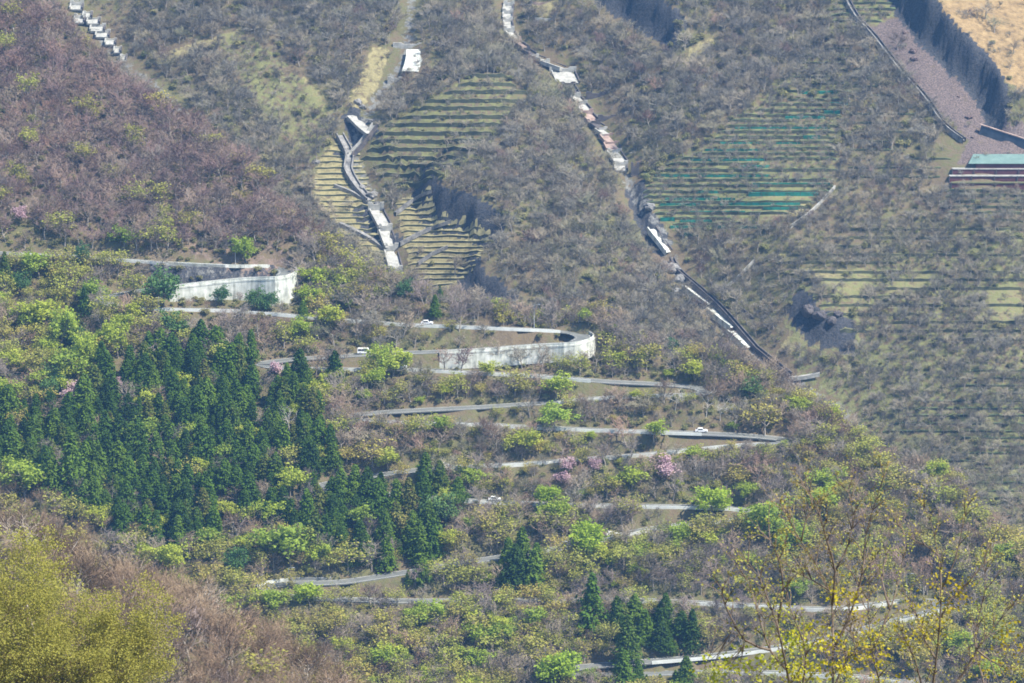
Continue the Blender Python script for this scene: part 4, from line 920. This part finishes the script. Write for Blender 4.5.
def try_add(side, xs, ys, hrange, keep=1.0, infr=70):
    z = h_at(xs, ys); P = np.stack([xs, ys, z], 1); px, py, d = project(P)
    ok = (px > -infr) & (px < 1024+infr) & (py > -40) & (py < 683+95)
    xs, ys, z, px, py, d = [v[ok] for v in (xs, ys, z, px, py, d)]
    if side == 'A':
        rd, _ = road_near(xs, ys)
    else: rd = np.full(len(xs), 99.)
    yc = np.interp(xs/ys, cXu, cYv)
    for i in range(len(xs)):
        if side == 'A' and ys[i] > yc[i]+16: continue
        if side == 'B' and ys[i] < yc[i]+30: continue
        if rd[i] < RW+1.4: continue
        k = kindmap(px[i], py[i], side, r_)
        if r_.random() > keep: continue
        h = r_.uniform(*hrange.get(k, (6, 9)))
        if side == 'A':
            hp = h*FPX/d[i]; cr = .33*hp
            m = (np.abs(RV[:, 0]-px[i]) < cr) & (RV[:, 1] < py[i]+1) & (RV[:, 1] > py[i]-hp*.98)
            mw = (np.abs(WALLPX[:, 0]-px[i]) < cr) & (WALLPX[:, 1] < py[i]+1) & (WALLPX[:, 1] > py[i]-hp)
            if mw.any():
                h = (py[i]-WALLPX[mw, 1].max())*d[i]/FPX
                if h < 2: continue
                k = 'bare' if k == 'cedar' else k
            elif m.any():
                if k == 'cedar' and r_.random() < .5: pass
                elif r_.random() < .66: pass
                else:
                    gap = py[i]-RV[m, 1].max(); h2 = gap*.95*d[i]/FPX
                    if h2 < 1.6: continue
                    h = min(h, h2); 
                    if k in ('cedar', 'pine') and h < 6: k = 'bare'
            cv = (np.abs(sp_px[:, 0]-px[i]) < 11) & (py[i] > sp_px[:, 1]) & (py[i]-hp*.75 < sp_px[:, 1]-6)
            if cv.any():
                h = min(h, (py[i]-sp_px[cv, 1].max()+6)*d[i]/FPX)
                if h < 1.6: continue
                if k in ('cedar', 'pine'): k = 'bare'
            if np.any((np.abs(sp_px[:, 0]-px[i]) < 9) & (sp_px[:, 1]-py[i] < 12) & (py[i]-sp_px[:, 1] < 16)): continue
        elif side == 'B':
            q = (np.array([px[i]]), np.array([py[i]]))
            if any(a0 < px[i] < a1 and b0 < py[i] < b1 for a0, a1, b0, b1 in KEEP): continue
            dc = min(poly_dist(np.array([xs[i]]), np.array([ys[i]]), CH1W)[0][0]*.9, poly_dist(np.array([xs[i]]), np.array([ys[i]]), CH2W)[0][0]*.8, poly_dist(np.array([xs[i]]), np.array([ys[i]]), CH3W)[0][0])
            if dc < 4.2: continue
            if any((-8 < s__[0] < 5) and ov_[0] < 5 and d_[0] < 9 for d_, s__, _q, ov_ in (poly_dist(np.array([xs[i]]), np.array([ys[i]]), P_) for P_, *_r in ESCW)): continue
            if in_any(*q, Z_STRAW) and r_.random() < (.96 if in_any(*q, Z_STRAW[:3]) else .88): continue
            if in_any(*q, Z_SAND+Z_SCREE) and r_.random() < .95: continue
            if in_any(*q, Z_GREEN[:1]) and r_.random() < .8: continue
            if in_poly(*q, PC)[0] or in_poly(*q, PG)[0] or in_poly(*q, PU)[0]:
                if r_.random() < .2: continue
                h *= .45
            elif px[i] > 740 and py[i] > 150: h *= .75
            if 938 < px[i] < 1060 and 140 < py[i] < 192: continue
            if abs(px[i]-np.interp(py[i], [-5,40,143], [843,875,964])) < 7 and py[i] < 150: continue
        trees.append(dict(kind=k, x=xs[i], y=ys[i], z=z[i], h=h, px=px[i], py=py[i], d=d[i], side=side))
hA = {'cedar': (7.5, 13.5), 'bare': (6, 10), 'grey': (6, 9), 'purple': (6.5, 10), 'bud': (5, 9.5), 'fresh': (5.5, 9.5), 'brown': (6, 9), 'pine': (6, 10)}
x, y = jitter(-260, 260, 1215, 1640, 4.6); try_add('A', x, y, hA)
hB = {'grey': (3.6, 8.6), 'shrub': (1.6, 3.6), 'purple': (4, 8.5)}
x, y = jitter(-280, 280, 1480, 1900, 3.7); try_add('B', x, y, hB)
x, y = jitter(-130, 30, 640, 850, 5.2); try_add('F', x, y, {'brown': (8, 12), 'bare': (8, 11), 'bud': (6, 9)})
x, y = jitter(-75, 150, 1225, 1520, 3.0); sel = rng.random(len(x)) < .85; try_add('A', x[sel], y[sel], {'cedar': (3, 5), 'bare': (3, 6.5), 'grey': (3, 6), 'purple': (3, 6), 'bud': (2.5, 6), 'fresh': (2.5, 5), 'brown': (3, 6), 'pine': (3, 5)}, 1.0)
print('TREES', len(trees))
# visibility of the crowns' middle
TP = np.array([(t['x'], t['y'], t['z']+t['h']*.75) for t in trees]); tpx, tpy, td = project(TP)
hit = cast(tpx, tpy); hd = hit @ FW
vis = hd > td - 9
trees = [t for t, v in zip(trees, vis) if v]
print('VISIBLE', len(trees))
inframe = lambda t: 0 < t['px'] < 1024 and t['py'] < 690 and t['py']-t['h']*FPX/t['d'] > -5

LAND = [('the big white wall',230,290),('the white van',355,348),('the second hairpin lamp',533,325),('the low white car',428,325),('the largest cherry',665,470),('the spreading lime green tree',585,535),
 ('the brightest tree',553,668),('the vivid sapling',310,597),('the layered conifer',72,465),('the bleached white tree',290,425),('the lone white car',698,432),('the third bend',785,440),('the fourth bend',757,514),('the lowest hairpin',930,605),
 ('the pointed conifer',592,605),('the dark blunt conifer',692,628),('the lime tree group',85,345),('the cedar-top cherry',276,370),('the two-topped evergreen',520,575),('the van road tree',380,360),('the wide green tree',710,497),('the half-hidden cars',613,535),
 ('the cedar gap',292,545),('the low dams',95,30),('the edge spruce',5,265),('the mauve tree',22,205),('the small bend',285,590),('the golden crown',80,610),('the utility pole',160,315),('the ridge pine',672,345),('the pale snags',712,395),('the square check dams',390,240),('the lowest white chute',742,342),('the flat apron',805,378),('the rounded cedar',409,495),('the teal nets',700,205),('the end of the ridge',960,510),('the pale bushy tree',25,480),('the dome tree',556,388),('the blue-green spruce',85,300)]
LXY = np.array([(a[1], a[2]) for a in LAND], float)
KIND = {'bare': ('bare_tree', 'grey-brown leafless tree', 'bare tree', 'leafless trees on the near slope'), 'purple': ('purple_bare_tree', 'purplish leafless tree', 'purplish bare tree', 'purplish leafless trees of the upper wood'), 'grey': ('grey_bare_tree', 'pale grey leafless tree', 'grey bare tree', 'grey leafless trees'),
 'brown': ('brown_bare_tree', 'brown twiggy leafless tree', 'brown bare tree', 'brown leafless trees of the nearer spur'), 'bud': ('budding_tree', 'olive tree coming into leaf', 'budding tree', 'trees coming into leaf'), 'fresh': ('leafy_tree', 'yellow-green leafy tree', 'leafy tree', 'yellow-green leafy trees'),
 'cedar': ('cedar_tree', 'dark green cedar', 'cedar', 'cedars of the dark stand'), 'spruce': ('spruce_tree', 'dark spruce', 'spruce', 'spruces'), 'pine': ('pine_tree', 'mid green pine', 'pine', 'pines'), 'cherry': ('cherry_tree', 'pink cherry', 'cherry tree', 'blossoming cherries'), 'bright': ('lime_green_tree', 'lime green tree', 'lime green tree', 'lime green trees'), 'dead': ('bleached_tree', 'bleached bare tree', 'bleached tree', 'bleached bare trees'), 'shrub': ('shrub', 'low olive shrub', 'shrub', 'shrubs of the far slope')}
def size_word(k, h):
    if k in ('cedar',): return 'tall ' if h > 13.8 else ('short ' if h < 11.5 else '')
    return 'tall ' if h > 8 else ('small ' if h < 5 else '')
WID = {'bare': 1.3, 'purple': 1.3, 'grey': 1.35, 'bud': 1.3, 'fresh': 1.2, 'brown': 1.15, 'shrub': 1.3, 'cherry': 1.2}
def plant(t, label=None, group=True):
    k = t['kind']; nm, base, cat, grp = KIND[k]; pr = PROTO[k]; pi = r_.randrange(len(pr)); trk, crn, ph = pr[pi]; s = t['h']/ph
    w = WID.get(k, 1.0)*t.get('w', 1.0)*(r_.uniform(.9, 1.12) if 'w' not in t else 1)
    o = empty(nm, (t['x'], t['y'], t['z']), r_.uniform(0, 6.28), (s*w, s*w, s)); o['category'] = cat; o['kind'] = 'thing'
    if label: o['label'] = label
    if group: o['group'] = grp
    link(trk, 'trunk', o); link(crn, 'crown', o)
    return o
for x, y, k, h, lab in SPECIAL:
    if h < 1: continue
    p = cast1(x, y, 1180)
    plant(dict(kind=k, x=p[0], y=p[1], z=p[2], h=h, w=1.1 if k == 'bright' else (.62 if 340 < y < 381 and k == 'fresh' else (.9 if 340 < y < 380 else 1.0))), lab)
masses = {}; singles = []
LIM = {'bare': 290, 'purple': 290, 'bud': 290, 'fresh': 200, 'cedar': 290, 'brown': 220, 'grey': 290, 'pine': 60, 'shrub': 290}
for k in LIM:
    ts = [t for t in trees if t['kind'] == k]; ts.sort(key=lambda t: (not inframe(t), -(t['h']/t['d'])))
    n = sum(inframe(t) for t in ts); cut = min(LIM[k], n); singles += ts[:cut]; masses[k] = ts[cut:]
    print(k, len(ts), 'in frame', n)
book = {}
for t in singles:
    cx, cy = t['px'], t['py']-t['h']*.5*FPX/t['d']
    dd = np.hypot(LXY[:, 0]-cx, LXY[:, 1]-cy); j = int(dd.argmin()); dx, dy = cx-LXY[j, 0], cy-LXY[j, 1]
    if abs(dy) > abs(dx)*.7: rel = 'uphill from' if dy < 0 else 'downhill from'
    else: rel = 'on the sunny side of' if dx > 0 else 'on the shaded side of'
    book.setdefault((t['kind'], j, rel), []).append((dd[j], t))
big = ords + [f'{a}-{b_}' for a in ('twenty', 'thirty', 'forty', 'fifty', 'sixty', 'seventy', 'eighty') for b_ in ('first','second','third','fourth','fifth','sixth','seventh','eighth','ninth')][5:]
for (k, j, rel), L_ in book.items():
    L_.sort(key=lambda a: a[0])
    for n, (_, t) in enumerate(L_):
        plant(t, f"{'' if len(LAND[j][0].split())+len(KIND[k][1].split()) > 9 else size_word(k, t['h'])}{KIND[k][1]}, {big[min(n, len(big)-1)]} {rel} {LAND[j][0]}")

# the rest of each kind: one mass, scattered with geometry nodes over points
def scatter(name, ts, key, label):
    if not ts: return
    pts = np.array([(t['x'], t['y'], t['z']-.1) for t in ts]); pr = PROTO[key]
    me = bpy.data.meshes.new(name); me.vertices.add(len(pts)); me.vertices.foreach_set('co', pts.astype(np.float32).ravel())
    r = np.random.default_rng(len(pts)); ph = np.array([p[2] for p in pr]); idx = r.integers(0, len(pr), len(pts))
    def attr(n_, ty, v, f='value'): a = me.attributes.new(n_, ty, 'POINT'); a.data.foreach_set(f, v)
    attr('pick', 'INT', idx.astype(np.int32)); attr('turn', 'FLOAT', r.uniform(0, 6.28, len(pts)).astype(np.float32))
    attr('size', 'FLOAT', (np.array([t['h'] for t in ts])/ph[idx]).astype(np.float32))
    me.update(); o = link(me, name); tag(o, label, None, None, 'stuff')
    ng = bpy.data.node_groups.new(name, 'GeometryNodeTree'); ng.interface.new_socket('Geometry', in_out='INPUT', socket_type='NodeSocketGeometry'); ng.interface.new_socket('Geometry', in_out='OUTPUT', socket_type='NodeSocketGeometry')
    gi = ng.nodes.new('NodeGroupInput'); go = ng.nodes.new('NodeGroupOutput'); lk = ng.links.new
    g2i = []
    for trk, crn, _ in pr:
        jn = ng.nodes.new('GeometryNodeJoinGeometry')
        for data in (trk, crn):
            src = next(q for q in COL.objects if q.data is data)
            oi = ng.nodes.new('GeometryNodeObjectInfo'); oi.inputs['Object'].default_value = src; oi.transform_space = 'ORIGINAL'; lk(oi.outputs['Geometry'], jn.inputs[0])
        gg = ng.nodes.new('GeometryNodeGeometryToInstance'); lk(jn.outputs[0], gg.inputs[0]); g2i.append(gg)
    ja = ng.nodes.new('GeometryNodeJoinGeometry')
    for gg in reversed(g2i): lk(gg.outputs[0], ja.inputs[0])
    m2p = ng.nodes.new('GeometryNodeMeshToPoints'); lk(gi.outputs[0], m2p.inputs[0])
    iop = ng.nodes.new('GeometryNodeInstanceOnPoints'); lk(m2p.outputs[0], iop.inputs['Points']); lk(ja.outputs[0], iop.inputs['Instance']); iop.inputs['Pick Instance'].default_value = True
    def na(n_, ty): q = ng.nodes.new('GeometryNodeInputNamedAttribute'); q.data_type = ty; q.inputs[0].default_value = n_; return q.outputs[0]
    lk(na('pick', 'INT'), iop.inputs['Instance Index'])
    cx = ng.nodes.new('ShaderNodeCombineXYZ'); lk(na('turn', 'FLOAT'), cx.inputs[2]); lk(cx.outputs[0], iop.inputs['Rotation'])
    cs = ng.nodes.new('ShaderNodeCombineXYZ'); sz = na('size', 'FLOAT')
    wm = ng.nodes.new('ShaderNodeMath'); wm.operation = 'MULTIPLY'; wm.inputs[1].default_value = WID.get(key, 1.0); lk(sz, wm.inputs[0])
    lk(wm.outputs[0], cs.inputs[0]); lk(wm.outputs[0], cs.inputs[1]); lk(sz, cs.inputs[2])
    lk(cs.outputs[0], iop.inputs['Scale']); lk(iop.outputs[0], go.inputs[0])
    md = o.modifiers.new('scatter', 'NODES'); md.node_group = ng
MASS = {'bare': ('leafless_wood', 'grey-brown leafless wood covering the rest of the near slope'), 'purple': ('purple_wood', 'purplish leafless wood on the upper slopes'), 'grey': ('far_grey_wood', 'fine grey leafless wood over the far mountainside'), 'brown': ('brown_wood', 'brown leafless wood of the nearer spur'), 'bud': ('budding_wood', 'olive wood coming into leaf on the near slope'),
 'fresh': ('leafy_wood', 'yellow-green leafy wood'), 'cedar': ('cedar_wood', 'dark cedar wood beyond the stand'), 'pine': ('pine_wood', 'pine wood'), 'shrub': ('far_shrub_cover', 'low olive shrub cover of the far slope')}
for k, ts in masses.items(): scatter(MASS[k][0], ts, k, MASS[k][1])

# low undergrowth everywhere on the slopes
x, y = jitter(-240, 240, 1225, 1900, 2.9); z = h_at(x, y); px, py, d = project(np.stack([x, y, z], 1)); yc = np.interp(x/y, cXu, cYv)
rd, _ = road_near(x, y); dn = np.minimum(np.minimum(poly_dist(x, y, CH1W)[0], poly_dist(x, y, CH2W)[0]), poly_dist(x, y, CH3W)[0])
ok = (px > -40) & (px < 1064) & (py > -10) & (py < 720) & (rd > RW+1.1) & ((y < yc+8) | (y > yc+25)) & ((dn > 6) | (y < yc)) & (rng.random(len(x)) < np.where((rd < 14) | (y > yc), 1.0, .7))
bad = (y > yc+20) & (in_any(px, py, Z_STRAW+Z_SAND+Z_SCREE+[PC]) | ((px > 938) & (py > 140) & (py < 192)))
for P_, *_r in ESCW:
    d_, s__, _q, o__ = poly_dist(x, y, P_); ok &= ~((s__ > -8) & (s__ < 5) & (o__ < 5) & (d_ < 9))
ok &= ~(bad & (rng.random(len(x)) < .93))
hit = cast(px[ok], py[ok]-3) @ FW; i_ = np.where(ok)[0][hit > d[ok]-12]
scatter('undergrowth', [dict(x=x[i], y=y[i], z=z[i], h=r_.uniform(.8, 2.5)) for i in i_ if y[i] <= yc[i]+20], 'shrub', 'low brushy undergrowth on the near slope')
scatter('far_undergrowth', [dict(x=x[i], y=y[i], z=z[i], h=r_.uniform(1.4, 3.4)) for i in i_ if y[i] > yc[i]+20], 'grey', 'fine grey brush between the trees of the far mountainside')
print('UNDER', len(i_), int((np.abs(zone['rock']-.62) < .01).sum()), cast1(210, 273), h_at(*cast1(210,273)[:2]))

# ------------------------------------------------------------------ the golden crown close by
def golden_tree():
    Yg = 380.0; xg = (34-CX)/FPX*Yg*1.0; zt = Yg*math.tan(PITCH+(CY-580)/FPX); zg = float(h_at(xg, Yg)); hgt = zt-zg
    r, s = skeleton(900, hgt, maxl=4, kids=(13, 7, 5, 4), upb=.16, ang=(1.0, .8, .75, .7), trunk=.62)
    V, F = tubes_and_slivers(s, 1, 1.1); ends = [q for p, q, a, b_, lv in s if lv >= 3]
    LV, LQ = leaf_tris(r, ends, 170000, .45, .15, .2)
    o = empty('budding_tree', (xg, Yg, zg), 0, (1.0, 1.0, 1.0)); tag(o, 'big golden-green budding crown close by at the lower corner', 'budding tree', 'trees coming into leaf')
    link(trunk_mesh('trunk', s, 1, 'bark'), 'trunk', o); link(quads_mesh('crown', LV, LQ, V, F, ['golden', 'btwig'], 1), 'crown', o)
golden_tree()

# ------------------------------------------------------------------ yellow flowering saplings close by
def at(px, py, Y): 
    d = ray_dir(np.array(px), np.array(py)); return d*(Y/d[1])
def sapling(stems, blooms, base_px, Y, label, seed, bark='redbark', leaf='yellow'):
    r = np.random.default_rng(seed); b0 = at(base_px[0], base_px[1], Y); zg = float(h_at(b0[0], b0[1])); b0[2] = zg
    root = empty('flowering_sapling', b0); tag(root, label, 'sapling', 'flowering saplings close by'); tr = MB(); tw = MB(); ends = []
    hub = at(base_px[0], min(base_px[1], 720), Y)-b0
    tr.tube([np.array([0, 0, -.3]), hub*.5+np.array([.05, 0, 0]), hub], [.06, .045, .03], bark, 8)
    for st in stems:
        P = catmull(st, 12); dy = r.uniform(-.9, .9); W = []
        for k, (a, c_) in enumerate(P): W.append(at(a, c_, Y+dy*min(1, k/6))-b0)
        if st[0][1] > 655: W = [hub] + W
        n = len(W); r0 = .021 if st[0][1] > 600 else .015
        tr.tube(W, [r0*(1-.78*k/(n-1)) for k in range(n)], bark, 6)
        for k in range(2, n):
            for _ in range(3):
                if r.random() < .85:
                    d0 = nz(W[k]-W[k-1]); o = nz(np.cross(d0, r.normal(size=3))); nd = nz(d0*.75+o*.6+np.array([0, 0, .25])); l = r.uniform(.15, .55); p = W[k]
                    q = p+nd*l*.5; q2 = q+nz(nd+r.normal(size=3)*.25)*l*.5; tw.tube([p, q, q2], [.009, .006, .003], bark, 4); ends += [q, q2]
                    if r.random() < .6:
                        q3 = q+nz(nd+r.normal(size=3)*.7)*l*.4; tw.tube([q, q3], [.005, .002], bark, 4); ends.append(q3)
    tr.build('trunk', root, True)
    C = []
    for (a, c_, n_) in blooms:
        for _ in range(n_): C.append(at(a+r.normal()*10, c_+r.normal()*8, Y+r.uniform(-.6, .6))-b0)
    C = np.array(C); LV, LQ = leaf_tris(r, C, len(C)*4, .05, .046, .2)
    # bare spurs carrying the blooms
    sp_ = tw
    allw = np.array(ends)
    for c_ in C[::4]:
        q = allw[np.argmin(((allw-c_)**2).sum(1))]
        if np.linalg.norm(q-c_) < .9: sp_.tube([q, (q+c_)/2+r.normal(size=3)*.03, c_], [.006, .005, .003], bark, 4)
    link(quads_mesh('blossom', LV, LQ, np.zeros((0, 3)), np.zeros((0, 3), int), [leaf]), 'blossom', root)
    if len(ends):
        LV, LQ = leaf_tris(r, ends, len(ends)*4, .04, .034, .2); tw.add(LV, [tuple(q) for q in LQ], 'bud')
    tw.build('crown', root)
sapling([[(833,700),(833,650),(832,605),(829,590),(816,564),(801,541),(790,522),(785,512)], [(832,605),(835,571),(827,541),(816,504),(805,485)], [(833,650),(850,615),(862,575),(866,535),(876,500),(884,478)], [(829,590),(812,580),(796,572),(780,560)], [(835,571),(848,545),(853,515),(848,492)], [(801,541),(806,520),(812,505)], [(833,690),(846,660),(856,650),(850,632)]],
        [(842,594,16),(840,600,12),(836,588,6),(812,636,20),(830,640,18),(820,632,12),(870,630,14),(880,650,16),(860,655,12),(845,672,22),(815,668,20),(872,668,14),(845,655,8)], (833,760), 60.0, 'slender sapling with yellow blossom sprays and the most upright twigs', 31)
sapling([[(795,710),(787,670),(777,625),(768,600),(760,580),(748,562)], [(787,670),(770,650),(757,610),(747,580)], [(777,625),(783,590),(779,560),(770,540)], [(800,700),(806,655),(795,620),(786,600)], [(770,650),(745,640),(725,605),(722,590)]],
        [(790,648,20),(800,640,14),(778,615,8),(805,655,14),(722,668,26),(740,668,22),(712,670,12),(752,672,14),(790,676,22),(768,655,8),(808,676,14)], (795,770), 55.0, 'lowest sapling with thick yellow sprays along the bottom edge', 32)
sapling([[(930,705),(957,682),(977,650),(1000,620),(1012,606)], [(930,705),(936,660),(940,620),(941,590),(938,555),(930,520),(920,500)], [(936,660),(925,640),(918,618),(910,600)], [(941,590),(955,560),(962,530),(968,505)], [(940,620),(950,600),(975,575),(990,555)], [(925,700),(915,660),(905,640),(900,625)], [(938,555),(925,545),(905,535),(898,520)], [(977,650),(990,660),(1005,668)]],
        [(948,586,14),(955,600,18),(942,607,12),(960,592,8),(920,628,24),(935,625,18),(910,637,14),(925,590,3),(1005,640,16),(1015,630,10),(990,672,14),(1012,668,10),(965,655,4)], (930,770), 64.0, 'leaning sapling with grey limbs and yellow sprays beside the lowest hairpin', 33)
sapling([[(870,720),(880,690),(872,650),(868,600),(872,560)], [(872,650),(890,610),(900,575),(905,545)], [(868,600),(850,570),(842,545)], [(985,720),(985,690),(975,640),(985,590),(984,560)], [(890,610),(882,580),(886,556)]],
        [(895,620,8),(880,640,8),(900,680,10)], (900,790), 70.0, 'thin grey sapling with few flowers behind the blossom sprays', 34)

# ------------------------------------------------------------------ air, light
bm = MB(); bm.box((0, 1500, -205), (4400, 3900, 450), 'concrete'); hz = bm.build('haze'); tag(hz, kind='stuff')
m = bpy.data.materials.new('haze_air'); m.use_nodes = True; nt = m.node_tree; nt.nodes.remove(nt.nodes['Principled BSDF']); pv = nt.nodes.new('ShaderNodeVolumePrincipled')
pv.inputs['Color'].default_value = (.22, .52, 1, 1); pv.inputs['Density'].default_value = .000088; pv.inputs['Anisotropy'].default_value = .2
nt.links.new(pv.outputs[0], nt.nodes['Material Output'].inputs['Volume']); hz.data.materials.clear(); hz.data.materials.append(m)

SD = np.array([.66, -.36, 1.0]); SD /= np.linalg.norm(SD); EL = math.asin(SD[2]); AZ = math.atan2(SD[0], SD[1])
w = bpy.data.worlds.new('World'); sc.world = w; w.use_nodes = True; nt = w.node_tree
sky = nt.nodes.new('ShaderNodeTexSky'); sky.sky_type = 'NISHITA'; sky.sun_disc = False; sky.sun_elevation = EL; sky.sun_rotation = AZ; sky.altitude = 900
nt.links.new(sky.outputs[0], nt.nodes['Background'].inputs[0]); nt.nodes['Background'].inputs[1].default_value = .12
sl = bpy.data.lights.new('sun', 'SUN'); sl.energy = 4.2; sl.angle = math.radians(.5); sl.color = (1, .93, .80); so = bpy.data.objects.new('sun', sl); COL.objects.link(so)
so.rotation_euler = Vector(tuple(SD)).to_track_quat('Z', 'Y').to_euler(); so.location = (300, 1000, 400)
sc.view_settings.view_transform = 'Standard'; sc.view_settings.look = 'None'; sc.view_settings.exposure = 1.05; sc.view_settings.gamma = 1
sc.cycles.use_denoising = True; sc.cycles.denoiser = 'OPENIMAGEDENOISE'; sc.cycles.denoising_input_passes = 'RGB_ALBEDO_NORMAL'; sc.cycles.filter_width = 1.7
sc.cycles.max_bounces = 5; sc.cycles.diffuse_bounces = 2; sc.cycles.transmission_bounces = 2; sc.cycles.volume_bounces = 0; sc.cycles.transparent_max_bounces = 4
